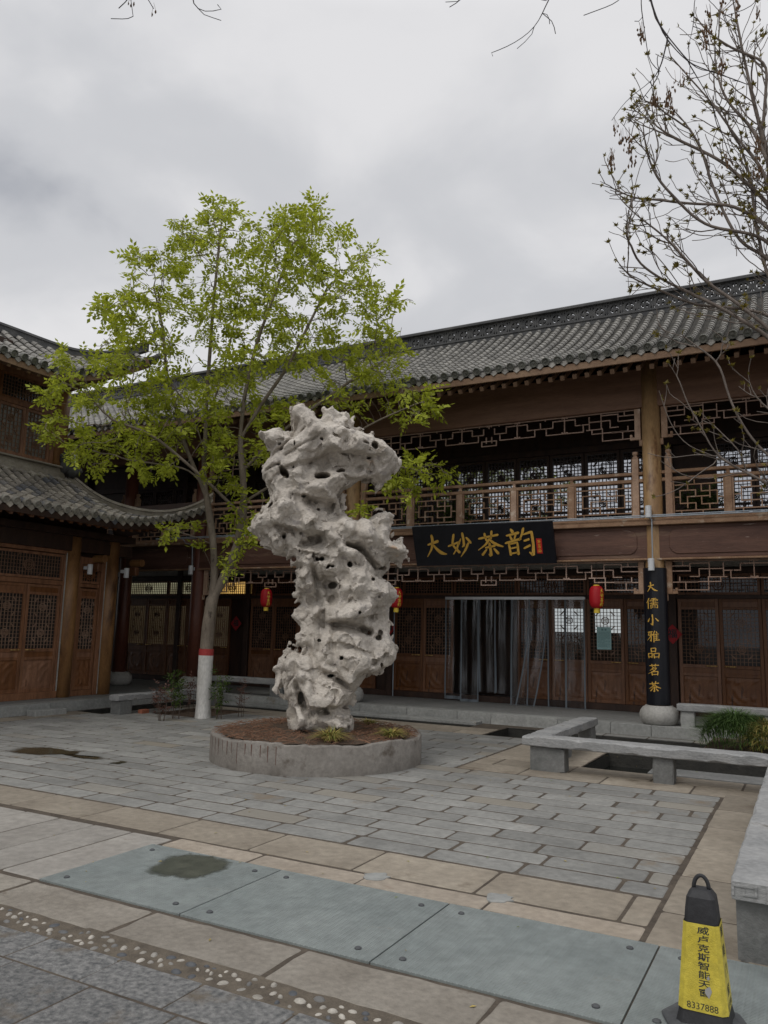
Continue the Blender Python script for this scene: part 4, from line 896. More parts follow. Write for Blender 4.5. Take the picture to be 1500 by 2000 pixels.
# upper roof
UH = [(-16.6, 8.6, 8.62), (-15.6, 9.65, 8.22), (-15.0, 10.22, 8.02), (-14.4, 10.86, 7.78), (-14.0, 11.28, 7.64), (-13.6, 11.72, 7.66), (-13.25, 12.08, 7.82), (-12.92, 12.42, 8.05)]
uy = [p[1] for p in UH]; ux = [p[0] for p in UH]; uz = [p[2]-.12 for p in UH]
def uze(t): return 6.72+.98*max(0, (t-9.9)/2.55)**1.6
def uxe(t): return -12.98+.1*max(0, (t-9.9)/2.55)**2
rows = []
for t in np.arange(-4, 12.35, .222):
    a = np.array([uxe(t), t, uze(t)]); b = np.array([-16.6, t, 8.5]) if t < 8.6 else np.array([np.interp(t, uy, ux), t, max(np.interp(t, uy, uz), uze(t)+.03)])
    rows.append([a+(b-a)*s+np.array([0, 0, -.16*sin(pi*s)*np.linalg.norm(b-a)/3.6*(1 if t < 10 else max(0, 1-(t-10)/2))]) for s in np.linspace(0, 1, 9)])
roof(rows, (0, 1, 0), SH, M['tile'], M['tile_pan'], M['tile_end'])
g = MB()
for A, B in zip(rows[:-1], rows[1:]):
    for i in range(len(A)-1):
        d = np.array([0, 0, -.07]); g.add([A[i]+d, A[i+1]+d, B[i+1]+d, B[i]+d], [(0, 1, 2, 3)])
for i in range(len(UH)-1):
    a, b = np.array(UH[i]), np.array(UH[i+1]); a2, b2 = a.copy(), b.copy(); a2[0] = b2[0] = -24; a[2] -= .12; b[2] -= .12; a2[2] -= .12; b2[2] -= .12; g.add([a, b, b2, a2], [(0, 1, 2, 3)])
g.build('upper_roof_boarding', M['dark_wood'], SH)
g = MB()
for t0 in np.arange(-4, 12.3, .4):
    t1 = min(t0+.4, 12.4); g.beam((uxe(t0)-.03, t0, uze(t0)-.13), (uxe(t1)-.03, t1, uze(t1)-.13), .035, .12)
g.build('eave_board', M['fascia'], SH)
rafters(rows, 4, M['fascia'])
MB().beam((-12.86, 12.4, 7.62), (-14.4, 11.4, 6.9), .15, .2).build('corner_beam', M['fascia'], SH)
ridge_strip('upper_hip_ridge', smooth_path([(x, y, z-.15) for x, y, z in UH]), .18, .22, M['ridge'], SH)
g = MB(); g.tube(smooth_path([(-13.0, 12.3, 7.95), (-12.86, 12.46, 8.16), (-12.84, 12.5, 8.4), (-12.9, 12.44, 8.55)], .05), .035, 8); g.tube([(-12.95, 12.36, 7.6), (-12.8, 12.52, 7.72), (-12.72, 12.6, 7.85)], [.1, .085, .05], 10)
g.build('ridge_ornament', M['ridge'], SH, smooth=True)

# ------------------------------------------------------------------ lettering
def txt(body, size, fn, mat, name, parent, depth=.002, bold=0.):
    cu = bpy.data.curves.new('lettering', 'FONT'); cu.body = body; cu.size = size; cu.align_x = 'CENTER'; cu.align_y = 'CENTER'; cu.offset = bold; cu.resolution_u = 3
    o = bpy.data.objects.new('lettering', cu); COL.objects.link(o); me = bpy.data.meshes.new_from_object(o.evaluated_get(bpy.context.evaluated_depsgraph_get()))
    bpy.data.objects.remove(o); bpy.data.curves.remove(cu); off = wl(parent)
    for v in me.vertices: v.co = Vector(fn(v.co.x, v.co.y))-off
    me.materials.clear(); me.materials.append(mat); me.name = name; return link(bpy.data.objects.new(name, me), parent)
# brush-written characters: strokes of (x, y down, width) in a 100 box
BR = {
'da': [[(22, 44, 6), (40, 39, 6), (66, 31, 9)], [(42, 6, 8), (45, 30, 8), (38, 58, 7), (14, 92, 2)], [(44, 44, 4), (58, 64, 8), (76, 80, 12), (98, 84, 2)]],
'miao': [[(30, 8, 7), (20, 46, 6), (30, 62, 6), (46, 80, 8)], [(47, 38, 6), (40, 62, 6), (20, 86, 3)], [(2, 54, 6), (26, 46, 5), (52, 38, 6)], [(66, 4, 7), (69, 30, 7), (68, 54, 7), (60, 58, 3)], [(58, 26, 3), (47, 46, 7)], [(80, 22, 5), (90, 32, 8), (97, 44, 6)], [(87, 44, 7), (74, 68, 7), (50, 97, 2)]],
'cha': [[(10, 30, 6), (40, 25, 5), (84, 18, 6)], [(34, 12, 7), (39, 38, 5)], [(62, 4, 7), (57, 32, 4)], [(50, 32, 7), (38, 50, 6), (4, 72, 2)], [(52, 36, 5), (70, 52, 9), (99, 62, 3)], [(32, 64, 5), (68, 58, 6)], [(49, 48, 7), (51, 74, 7), (50, 96, 9), (43, 88, 3)], [(36, 70, 5), (18, 90, 7)], [(64, 68, 5), (78, 86, 8)]],
'yun': [[(22, 4, 6), (28, 14, 8)], [(4, 26, 5), (24, 22, 5), (48, 17, 7)], [(17, 28, 5), (22, 40, 6)], [(38, 22, 5), (30, 42, 4)], [(-2, 52, 6), (26, 45, 5), (54, 38, 6)], [(10, 54, 6), (13, 94, 6)], [(12, 56, 4), (41, 50, 5), (40, 92, 7)], [(16, 71, 4), (38, 67, 4)], [(15, 89, 4), (39, 85, 4)], [(67, 2, 7), (60, 24, 6), (48, 44, 3)], [(64, 24, 4), (94, 15, 7), (96, 60, 7), (92, 97, 9), (80, 86, 3)], [(65, 46, 5), (82, 41, 6)], [(62, 72, 5), (84, 62, 6)]],
'ru': [[(26, 4, 7), (18, 26, 6), (2, 46, 2)], [(18, 28, 6), (18, 96, 7)], [(46, 9, 5), (82, 5, 5)], [(38, 19, 5), (36, 31, 5)], [(40, 21, 5), (94, 15, 5), (88, 29, 4)], [(64, 8, 5), (64, 43, 5)], [(49, 27, 3), (56, 30, 4)], [(48, 37, 3), (56, 40, 4)], [(74, 25, 3), (81, 27, 4)], [(73, 35, 3), (81, 38, 4)], [(34, 51, 5), (96, 45, 5)], [(65, 50, 5), (56, 62, 4)], [(41, 64, 5), (43, 96, 5)], [(42, 65, 4), (91, 60, 5), (91, 92, 6), (82, 86, 3)], [(56, 64, 4), (57, 90, 4)], [(73, 63, 4), (73, 90, 4)]],
'xiao': [[(50, 4, 8), (53, 50, 8), (51, 96, 9), (36, 84, 3)], [(28, 36, 4), (13, 66, 9)], [(72, 34, 4), (82, 46, 7), (94, 60, 9)]],
'ya': [[(6, 15, 5), (46, 9, 6)], [(20, 14, 5), (13, 40, 5)], [(10, 43, 5), (50, 35, 6)], [(36, 12, 6), (37, 60, 6), (35, 94, 8), (26, 86, 3)], [(34, 44, 5), (22, 66, 5), (0, 86, 2)], [(65, 2, 7), (58, 24, 5), (46, 44, 3)], [(58, 28, 6), (58, 100, 6)], [(76, 6, 5), (81, 20, 7)], [(60, 33, 5), (93, 28, 5)], [(60, 50, 4), (89, 46, 4)], [(60, 67, 4), (89, 63, 4)], [(60, 85, 5), (100, 80, 6)], [(76, 31, 5), (76, 83, 5)]],
'pin': [[(32, 8, 6), (35, 44, 6)], [(32, 10, 5), (70, 6, 6), (66, 42, 6)], [(34, 37, 5), (66, 34, 5)], [(6, 55, 6), (11, 95, 6)], [(7, 57, 5), (42, 52, 6), (38, 92, 6)], [(11, 86, 5), (39, 83, 5)], [(53, 54, 6), (58, 95, 6)], [(54, 56, 5), (94, 50, 6), (89, 92, 6)], [(58, 85, 5), (89, 82, 5)]],
'ming': [[(14, 17, 5), (50, 12, 5), (88, 9, 6)], [(35, 3, 6), (39, 27, 4)], [(64, 0, 6), (60, 24, 4)], [(47, 28, 6), (36, 46, 5), (16, 60, 2)], [(42, 37, 5), (71, 33, 6), (54, 60, 5), (0, 88, 2)], [(37, 47, 4), (51, 55, 5)], [(33, 68, 6), (37, 99, 6)], [(34, 70, 5), (82, 63, 6), (77, 96, 6)], [(37, 92, 5), (77, 89, 5)]],
}
def brush(g, key, cx_, cy_, sz, fn, wk=1., depth=.006):
    for stk in BR[key]:
        P = np.array([(x, 100-y, w) for x, y, w in stk], float); d = np.r_[0, np.cumsum(np.hypot(*np.diff(P[:, :2], axis=0).T))]; s = np.linspace(0, d[-1], max(6, int(d[-1]/6)))
        Q = np.stack([np.interp(s, d, P[:, k]) for k in range(3)], 1)
        sharp = len(stk) > 2 and any(abs(np.cross(*(np.diff(P[i:i+3, :2], axis=0)/np.linalg.norm(np.diff(P[i:i+3, :2], axis=0), axis=1)[:, None]))) > .6 for i in range(len(stk)-2))
        for _ in range(0 if sharp else 3): Q[1:-1] = (Q[:-2]+2*Q[1:-1]+Q[2:])/4
        T = np.gradient(Q[:, :2], axis=0); T /= np.linalg.norm(T, axis=1)[:, None]+1e-9; Nn = np.stack([-T[:, 1], T[:, 0]], 1); w = Q[:, 2]*wk*.62
        w = w.copy(); w[0] *= .75
        Lf, Rt = Q[:, :2]+Nn*w[:, None], Q[:, :2]-Nn*w[:, None]; st_, en = Q[0, :2]-T[0]*w[0]*.9, Q[-1, :2]+T[-1]*w[-1]*.8; n = len(Q)
        pts = [st_]+list(Lf)+[en]+list(Rt)
        to = lambda p, z: fn(cx_+(p[0]-50)/100*sz, cy_+(p[1]-50)/100*sz, z)
        b = len(pts); vs = [to(p, 0) for p in pts]+[to(p, depth) for p in pts]; o = b
        fs = [(o, o+1+n+1, o+1)]+[(o+1+i, o+1+n+1+i, o+1+n+1+i+1, o+1+i+1) for i in range(n-1)]+[(o+n, o+1+n+n, o+n+1)]
        loop = [0]+list(range(1, n+1))+[n+1]+list(range(2*n+1, n+1, -1))
        fs += [(loop[i], o+loop[i], o+loop[(i+1) % b], loop[(i+1) % b]) for i in range(b)]
        g.add(vs, fs)

# name board above the door
SB = thing('name_board', 'long black lacquered name board with four gold brush-written characters above the entrance', 'signboard', (-5.6, 14.6, 3.1))
bt, bb = np.array([0, 14.36, 3.845]), np.array([0, 14.64, 3.06]); bu = nrm(bt-bb); bn = np.array([0, -bu[2], bu[1]]); hgt = np.linalg.norm(bt-bb)
def onboard(x, y, z): return (x, *(bb+bu*y+bn*z)[1:])
bx0, bx1 = -7.12, -4.16
MB().prism([(bx0, 0), (bx1, 0), (bx1, hgt), (bx0, hgt)], -.05, 0, onboard).build('board', M['black_board'], SB, bevel=.006)
g = MB()
for key, u, v, s in (('da', .158, .50, .52), ('miao', .345, .51, .52), ('cha', .562, .51, .55), ('yun', .772, .525, .57)): brush(g, key, bx0+u*(bx1-bx0), v*hgt, s, lambda x, y, z: onboard(x, y, z+.001), 1.05, .012)
g.build('gold_characters', M['gold'], SB)
sx, sy = bx0+.898*(bx1-bx0), .42*hgt
MB().prism([(sx-.055, sy-.145), (sx+.05, sy-.15), (sx+.058, sy+.14), (sx-.05, sy+.15)], .0, .004, onboard).build('red_seal', M['red_seal'], SB)
g = MB()
for k, key in enumerate(('cha', 'ming', 'pin')): brush(g, key, sx, sy+.09-.09*k, .075, lambda x, y, z: onboard(x, y, z+.005), .9, .002)
g.build('seal_characters', M['yellow_trim'], SB)
for x in (-6.6, -4.7): MB().tube([(x, 14.40, 3.8), (x, 14.77, 3.7)], .012, 6).build('bracket', M['rubber'], SB)
# vertical couplet board on the column
CB = thing('couplet_board', 'tall curved black board with seven gold characters on the column beside the entrance', 'signboard', (-2.41, 14.7, .5))
n = 16; R0 = .19; arc = radians(150); zc0, zc1 = .525, 2.95
def oncol(a, z, d): return (-2.41+(R0+d)*sin(a), YC-(R0+d)*cos(a), z)
vs = []
for d in (0, .022):
    for z in (zc0, zc1): vs += [oncol(-arc/2+arc*i/n, z, d) for i in range(n+1)]
k = n+1; fs = []
for i in range(n): fs += [(i, i+1, k+i+1, k+i), (2*k+i, 3*k+i, 3*k+i+1, 2*k+i+1), (i, 2*k+i, 2*k+i+1, i+1), (k+i, k+i+1, 3*k+i+1, 3*k+i)]
fs += [(0, k, 3*k, 2*k), (n, 2*k+n, 3*k+n, k+n)]
MB().add(vs, fs).build('board', M['black_board'], CB)
g = MB()
for i, key in enumerate(('da', 'ru', 'xiao', 'ya', 'pin', 'ming', 'cha')): brush(g, key, -.03, 2.60-.292*i, .20, lambda x, y, z: oncol(x/R0-.02, y, .0225+z), 1.05, .006)
g.build('gold_characters', M['gold'], CB)
# lanterns
def lantern(x, y, z, label, r=.135, h=.42):
    root = thing('paper_lantern', label, 'lantern', (x, y, z), 'red lanterns hanging under the porch')
    pr = [(.05, .0), (.088, .012), (.118, .05), (.133, .11), (.135, .21), (.133, .31), (.118, .37), (.088, .408), (.05, .42)]
    c = MB().lathe([(a*r/.135, b*h/.42) for a, b in pr], (x, y, z), 28).build('shade', M['red_silk'], root, smooth=True)
    MB().lathe([(.055, h-.005), (.055, h+.018), (.03, h+.02)], (x, y, z), 18).build('top_ring', M['yellow_trim'], root)
    MB().lathe([(.052, -.09), (.055, -.06), (.052, .003)], (x, y, z), 18).build('tassel_collar', M['yellow_trim'], root)
    MB().tube([(x, y, z+h), (x, y, z+h+.1), (x, y, 3.12)], .003, 4).build('cord', M['ink'], root)
    g = MB()
    rf = lambda zz: np.interp(zz, [b*h/.42 for a, b in pr], [a*r/.135 for a, b in pr])+.002
    for sd in (1.02, 1.02+pi):
        for i, key in enumerate(('da', 'miao', 'cha', 'yun')):
            brush(g, key, 0, h*.77-i*.085, .085, lambda u, v, d: (x+(rf(v)+d)*sin(u/r+sd), y-(rf(v)+d)*cos(u/r+sd), z+v), 1.25, .002)
    g.build('yellow_characters', M['yellow_trim'], root)
lantern(-3.47, 14.86, 2.22, 'red lantern to the right of the curtained entrance, beside the couplet board')
lantern(-7.70, 14.86, 2.20, 'red lantern half hidden behind the right edge of the tall rock')
lantern(-11.12, 14.86, 2.20, 'red lantern between the tree trunk and the tall rock')
# paper diamonds and notice
def diamond(x, z, y, s, label):
    root = thing('paper_diamond', label, 'paper charm', (x, y, z-s), 'red paper diamonds on the posts')
    MB().prism([(x, z-s), (x+s*.93, z), (x, z+s), (x-s*.93, z)], 0, .004, lambda a, b, c: (a, y-c, b)).build('sheet', M['red_paper'], root)
    txt('福', s*.95, lambda a, b: (x+a, y-.0055, z+b), M['ink'], 'character', root, bold=.004); return root
diamond(-2.43, 1.78, 16.895, .2, 'red paper diamond on the post just right of the couplet board')
diamond(-13.62, 1.82, 16.9, .2, 'red paper diamond on the dark door left of the first lantern')
diamond(-8.93, 1.80, 16.895, .2, 'red paper diamond peeking out past the right side of the rock')
NB = thing('notice', 'pale mint printed notice taped to the door right of the curtain', 'notice', (-3.8, 16.93, 1.43))
MB().box((-3.965, 16.935, 1.43), (-3.665, 16.938, 1.90)).build('sheet', M['paper'], NB)
g = MB(); 
for k in range(2): g.box((-3.865+.065*k, 16.9325, 1.825), (-3.825+.065*k, 16.9335, 1.86))
for r_ in range(16):
    z = 1.79-.0205*r_; x = -3.94+(.02 if r_ in (1, 9, 12) else 0); e = -3.69-(0 if r_ not in (8, 11, 14) else random.uniform(.05, .12))
    while x < e: w = random.uniform(.006, .022); g.box((x, 16.9325, z), (min(x+w, e), 16.9335, z+.009)); x += w+.006
g.build('printed_text', M['ink_soft'], NB)
# strip curtain at the entrance
SC = thing('strip_curtain', 'clear plastic strip curtain with grey edges hanging over the entrance doors', 'curtain', (-5.8, 16.8, .1))
MB().box((-7.42, 16.79, 2.47), (-4.17, 16.83, 2.53)).build('hanging_rail', M['steel'], SC)
xs_ = np.linspace(-7.40, -4.19, 9); bots = [(.22, 0, 0), (.17, 0, 0), (.42, .04, 0), (.40, .0, 0), (.06, -.05, .08), (.06, -.30, .16), (.12, .0, 0), (.12, 0, 0)]
for i in range(8):
    zb_, sh, yy = bots[i]; nxs, nz = 8, 16; vs = []; x0, x1 = xs_[i]+.004, xs_[i+1]-.004; off = .012*(i % 2)
    def P(u, v, k=i):
        x = x0+(x1-x0)*u+sh*(1-v)*(1-v)*(1 if k not in (4,) else u); z = zb_+(2.47-zb_)*v
        return (x, 16.80-off-yy*(1-v)-.028*sin(2*pi*(u*1.4+.3*k))*(1-v*.6)-.01*sin(9*v+k), z)
    vs = [P(u/nxs, v/nz) for v in range(nz+1) for u in range(nxs+1)]
    MB().add(vs, [(v*(nxs+1)+u, v*(nxs+1)+u+1, (v+1)*(nxs+1)+u+1, (v+1)*(nxs+1)+u) for v in range(nz) for u in range(nxs)]).build('clear_strip', M['pvc'], SC, smooth=True)
    ed = MB(); 
    for u in (0, 1):
        for v in range(nz):
            a, b = P(u, v/nz), P(u, (v+1)/nz); w = .016
            ed.add([(a[0]-w, a[1]-.004, a[2]), (a[0]+w, a[1]-.004, a[2]), (b[0]+w, b[1]-.004, b[2]), (b[0]-w, b[1]-.004, b[2])], [(0, 1, 2, 3)])
    if i not in (2, 3):
        for u in range(nxs): a, b = P(u/nxs, 0), P((u+1)/nxs, 0); ed.add([(a[0], a[1]-.005, a[2]), (b[0], b[1]-.005, b[2]), (b[0], b[1]-.005, b[2]+.07), (a[0], a[1]-.005, a[2]+.07)], [(0, 1, 2, 3)])
    ed.build('strip_border', M['strip_edge'], SC)
# spot lamps and conduit
def lamp(x, y, z, label, d=(0, -1)):
    root = thing('wall_lamp', label, 'lamp', (x, y, z), 'white cylinder lamps on the columns')
    MB().lathe([(.05, -.11), (.056, -.108), (.056, .108), (.05, .11), (.02, .111)], (x, y, z), 20).build('lamp_body', M['white_metal'], root, smooth=False)
    MB().box((x-d[0]*.14-.03, y-d[1]*.14-.03, z+.0), (x-d[0]*.05+.028, y-d[1]*.05+.028, z+.07)).build('bracket', M['white_metal'], root)
lamp(-2.43, 14.62, 3.0, 'white cylinder lamp above the couplet board'); lamp(-2.45, 14.60, 3.96, 'white cylinder lamp standing on the balcony ledge by the column')
lamp(-13.27, 14.62, 3.08, 'white cylinder lamp on the dark red column behind the tree')
lamp(-13.62, 11.86, 2.88, 'white cylinder lamp left of two on the side hall columns', (1, 0)); lamp(-13.62, 12.9, 2.88, 'white cylinder lamp right of two on the side hall columns', (1, 0))
lamp(-14.1, 11.62, 5.32, 'white cylinder lamp beside the ridge ornament of the side hall', (1, 0))
g = MB(); yp = 14.63
for z in (3.868, 3.895): g.tube([(-14.5, yp, z), (-2.46, yp, z), (5, yp, z)], .011, 6)
g.tube([(-2.47, yp, 3.87), (-2.40, yp-.01, 3.82), (-2.40, yp-.01, 3.70), (-2.405, 14.63, 3.1)], .011, 6); g.tube([(-13.6, yp, 3.87), (-13.5, yp, 3.75), (-13.3, 14.66, 3.7), (-13.27, 14.66, 3.18)], .011, 6)
recenter(tag(g.build('cable_conduit', M['pipe']), 'grey cable conduit running along the balcony ledge and down to the lamps', 'conduit'))
MB().tube([(-8.75, 16.8, .19), (-8.75, 16.8, 3.0)], .012, 6).build('down_pipe', M['pipe'], TH)

# ------------------------------------------------------------------ stone benches
def stone_box(a, b, ch=.014):                                      # dressed stone: worn, chipped arrises along its length
    a, b = np.array(a, float), np.array(b, float); L_ = b-a; ax = int(np.argmax(L_)); o = [k for k in range(3) if k != ax]; n = max(2, int(L_[ax]/.09)); vs = []; g = MB()
    for i in range(n+1):
        e = .006 if i in (0, n) else 0; p = a[ax]+L_[ax]*i/n+(random.uniform(-.004, .004) if 0 < i < n else 0); u0, u1, v0, v1 = a[o[0]]+e, b[o[0]]-e, a[o[1]]+e, b[o[1]]-e; c = [min(ch*random.choice((.5, .7, .8, 1, 1, 1.3, 2.1)), (u1-u0)/3, (v1-v0)/3) for _ in range(4)]; j = lambda: random.uniform(-.0018, .0018)
        for u, v in ((u0+c[0], v0), (u1-c[1], v0), (u1, v0+c[1]), (u1, v1-c[2]), (u1-c[2], v1), (u0+c[3], v1), (u0, v1-c[3]), (u0, v0+c[0])):
            q = [0, 0, 0]; q[ax] = p; q[o[0]] = u+j(); q[o[1]] = v+j(); vs.append(q)
    return g.add(vs, [(k*8+i, k*8+(i+1) % 8, (k+1)*8+(i+1) % 8, (k+1)*8+i) for k in range(n) for i in range(8)]+[tuple(range(7, -1, -1)), tuple(n*8+i for i in range(8))])
def bench(name, label, seat, legs, zt=.42, th=.12, group='stone benches round the courtyard', leg_mat=None, seat_mat=None, extra=None, bz=0.):
    a = seat[0]; root = thing(name, label, 'bench', (a[0], a[1], bz), group)
    for (x0, y0, x1, y1) in seat: stone_box((x0, y0, zt-th), (x1, y1, zt)).build('seat', seat_mat or M['stone'], root, fixn=True)
    for (x0, y0, x1, y1) in legs: stone_box((x0, y0, bz-.013), (x1, y1, zt-th-.001), .01).build('leg', leg_mat or M['stone_leg'], root, fixn=True)
    return root
bench('stone_bench', 'L-shaped grey stone bench turning the corner of the dark pool', [(-3.31, 9.97, -.47, 10.27), (-3.31, 10.273, -3.03, 12.95)], [(-3.22, 10.02, -2.78, 10.24), (-1.72, 10.02, -1.48, 10.25), (-3.27, 11.2, -3.06, 11.45), (-3.27, 12.6, -3.06, 12.9)])
rb = bench('stone_bench', 'wide stone bench in the right foreground with a key-fret edge', [(-.445, 4.84, .12, 9.9)], [(-.43, 4.9, .06, 5.45), (-.40, 7.1, .06, 7.5), (-.40, 9.2, .06, 9.6)], th=.105)
g = MB(); x, z0, z1, y = -.43, .33, .395, 4.84                      # raised key fret on the end face
for k in range(3):
    xx = x+k*.17
    for s in ((0, 1, .75, 1), (.75, 1, .75, .35), (.75, .35, .35, .35), (.35, .35, .35, .7), (0, 0, 1, 0), (0, 1, 0, .25)):
        a, b = (xx+s[0]*.15, z0+s[1]*(z1-z0)), (xx+s[2]*.15, z0+s[3]*(z1-z0)); q = .0 if abs(a[0]-b[0]) > 1e-6 else .0015; g.box((min(a[0], b[0])-.006, y-.006-q, min(a[1], b[1])-.006+q), (max(a[0], b[0])+.006, y+.004, max(a[1], b[1])+.006-q))
g.build('key_fret', M['stone'], rb)
bench('stone_bench', 'long pale stone bench on the terrace right of the black board', [(-2.08, 14.64, 3.6, 14.92)], [(-2.03, 14.67, -1.8, 14.9), (-.72, 14.67, -.5, 14.9), (2.2, 14.67, 2.5, 14.9)], zt=.58, th=.125, bz=.19, leg_mat=M['curb'])
bench('stone_bench', 'stone bench on the terrace seen between the tree trunk and the rock', [(-12.45, 14.64, -10.0, 14.92)], [(-12.4, 14.67, -12.2, 14.9), (-10.75, 14.64, -10.4, 14.93)], zt=.58, th=.125, bz=.19)
bench('stone_bench', 'low stone bench by the tree pit along the left channel', [(-12.0, 11.15, -11.72, 14.3)], [(-11.99, 11.2, -11.73, 11.5), (-11.99, 13.7, -11.73, 14.0)], zt=.37, th=.115)
recenter(tag(MB().box((-11.69, 11.62, -.013), (-11.58, 11.82, .07)).build('brick', M['brick'], bevel=.006), 'loose red brick on the paving by the low bench leg', 'brick'))

# ------------------------------------------------------------------ traffic cone
TC = thing('traffic_cone', 'black square traffic cone with a yellow reflective printed sleeve', 'traffic cone', (-.485, 4.0, .008))
cx_, cy_ = -.49, 4.02
def ring_sq(hw, z, ch=.22):                                        # square with cut corners
    c = hw*ch; p = [(-hw+c, -hw), (hw-c, -hw), (hw, -hw+c), (hw, hw-c), (hw-c, hw), (-hw+c, hw), (-hw, hw-c), (-hw, -hw+c)]
    return [(cx_+x, cy_+y, z) for x, y in p]
def sq_shell(levels, cap=True):
    vs = []; 
    for hw, z in levels: vs += ring_sq(hw, z)
    k = len(levels); fs = [(j*8+i, j*8+(i+1) % 8, (j+1)*8+(i+1) % 8, (j+1)*8+i) for j in range(k-1) for i in range(8)]
    if cap: fs += [tuple(range(7, -1, -1)), tuple((k-1)*8+i for i in range(8))]
    return MB().add(vs, fs)
hw_at = lambda z: np.interp(z, [.03, .10, .50, .62], [.115, .098, .066, .050])
sq_shell([(hw_at(.03), .03), (hw_at(.10), .10), (hw_at(.5), .50), (hw_at(.55), .55), (.040, .578), (.03, .58)]).build('cone_body', M['rubber'], TC, bevel=.006, seg=2)
sq_shell([(hw_at(.095)+.004, .095), (hw_at(.445)+.004, .447)], False).build('reflective_sleeve', M['reflective'], TC, bevel=.006, seg=2)
g = MB(); n = 24
g.lathe([(.19, 0), (.19, .016), (.17, .028), (.135, .034), (.11, .043)], (cx_, cy_, .008), 8); g.build('cone_base', M['rubber_base'], TC, bevel=.01, seg=2)
g = MB(); g.tube([(cx_+.032*cos(t), cy_, .578+.055*sin(t)) for t in np.linspace(0, pi, 14)], .009, 8); g.build('carry_loop', M['rubber'], TC, smooth=True)
def onface(u, z, side):                                            # printed faces
    h = hw_at(z)+.0055
    return (cx_+u, cy_-h, z) if side == 0 else (cx_+h, cy_+u, z)
for side, word, z0, dz in ((0, '威卢克斯智能天窗', .420, .0355), (1, '智能门窗', .41, .080)):
    for i, ch in enumerate(word):
        zz = z0-i*dz; txt(ch, .0345 if side == 0 else .05, lambda a, b: onface(a*1.5+(.010 if side == 0 else 0), zz+b*.96, side), M['ink'], 'print', TC, bold=.0004)
    txt('8337888', .038, lambda a, b: onface(a*.98, .116+b, side), M['ink'], 'print', TC)
g = MB()
for pts in ([(.012, .19), (.032, .205), (.04, .185), (.028, .155), (.012, .175)], [(.02, .235), (.028, .246), (.033, .233), (.025, .226)]):
    b = len(g.v); g.add([tuple(np.array(onface(u, z, 0))+(0, -.0012, 0)) for u, z in pts], [tuple(range(len(pts)))])
g.build('torn_patch', M['torn'], TC)

# ------------------------------------------------------------------ the tall eroded rock: a solid carved on a grid, then skinned
def grid_noise(shape_pts, cell, seed):                              # smooth lattice noise in -1..1 at points (N,3)
    r = np.random.default_rng(seed); T = r.uniform(-1, 1, (32, 32, 32)); q = shape_pts/cell; i = np.floor(q).astype(int); f = q-i; f = f*f*(3-2*f); o = 0
    for dx in (0, 1):
        for dy in (0, 1):
            for dz in (0, 1):
                w = (f[:, 0] if dx else 1-f[:, 0])*(f[:, 1] if dy else 1-f[:, 1])*(f[:, 2] if dz else 1-f[:, 2])
                o = o+w*T[(i[:, 0]+dx) % 32, (i[:, 1]+dy) % 32, (i[:, 2]+dz) % 32]
    return o
def worley(P, cell, seed):                                         # distance to the nearest scattered point, in cells
    r = np.random.default_rng(seed); T = r.uniform(0, 1, (24, 24, 24, 3)); q = P/cell; b = np.floor(q).astype(int); best = np.full(len(P), 9.0); sec = best.copy()
    for dx in (-1, 0, 1):
        for dy in (-1, 0, 1):
            for dz in (-1, 0, 1):
                c = b+(dx, dy, dz); d = np.linalg.norm(c+T[c[:, 0] % 24, c[:, 1] % 24, c[:, 2] % 24]-q, axis=1); sec = np.minimum(sec, np.maximum(best, d)); best = np.minimum(best, d)
    return best, sec
def facets(P, cell, seed):                                         # each scattered cell is its own tilted plane: broken, angular stone
    r = np.random.default_rng(seed); T = r.uniform(0, 1, (24, 24, 24, 3)); Gd = r.normal(0, 1, (24, 24, 24, 4)); q = P/cell; b = np.floor(q).astype(int); best = np.full(len(P), 9.0); val = np.zeros(len(P))
    for dx in (-1, 0, 1):
        for dy in (-1, 0, 1):
            for dz in (-1, 0, 1):
                c = b+(dx, dy, dz); k = (c[:, 0] % 24, c[:, 1] % 24, c[:, 2] % 24); d = q-(c+T[k]); l = np.linalg.norm(d, axis=1); m = l < best
                v = (Gd[k][:, :3]*d).sum(1)*.8+Gd[k][:, 3]*.35; val = np.where(m, v, val); best = np.minimum(best, l)
    return np.clip(val, -1.3, 1.3)
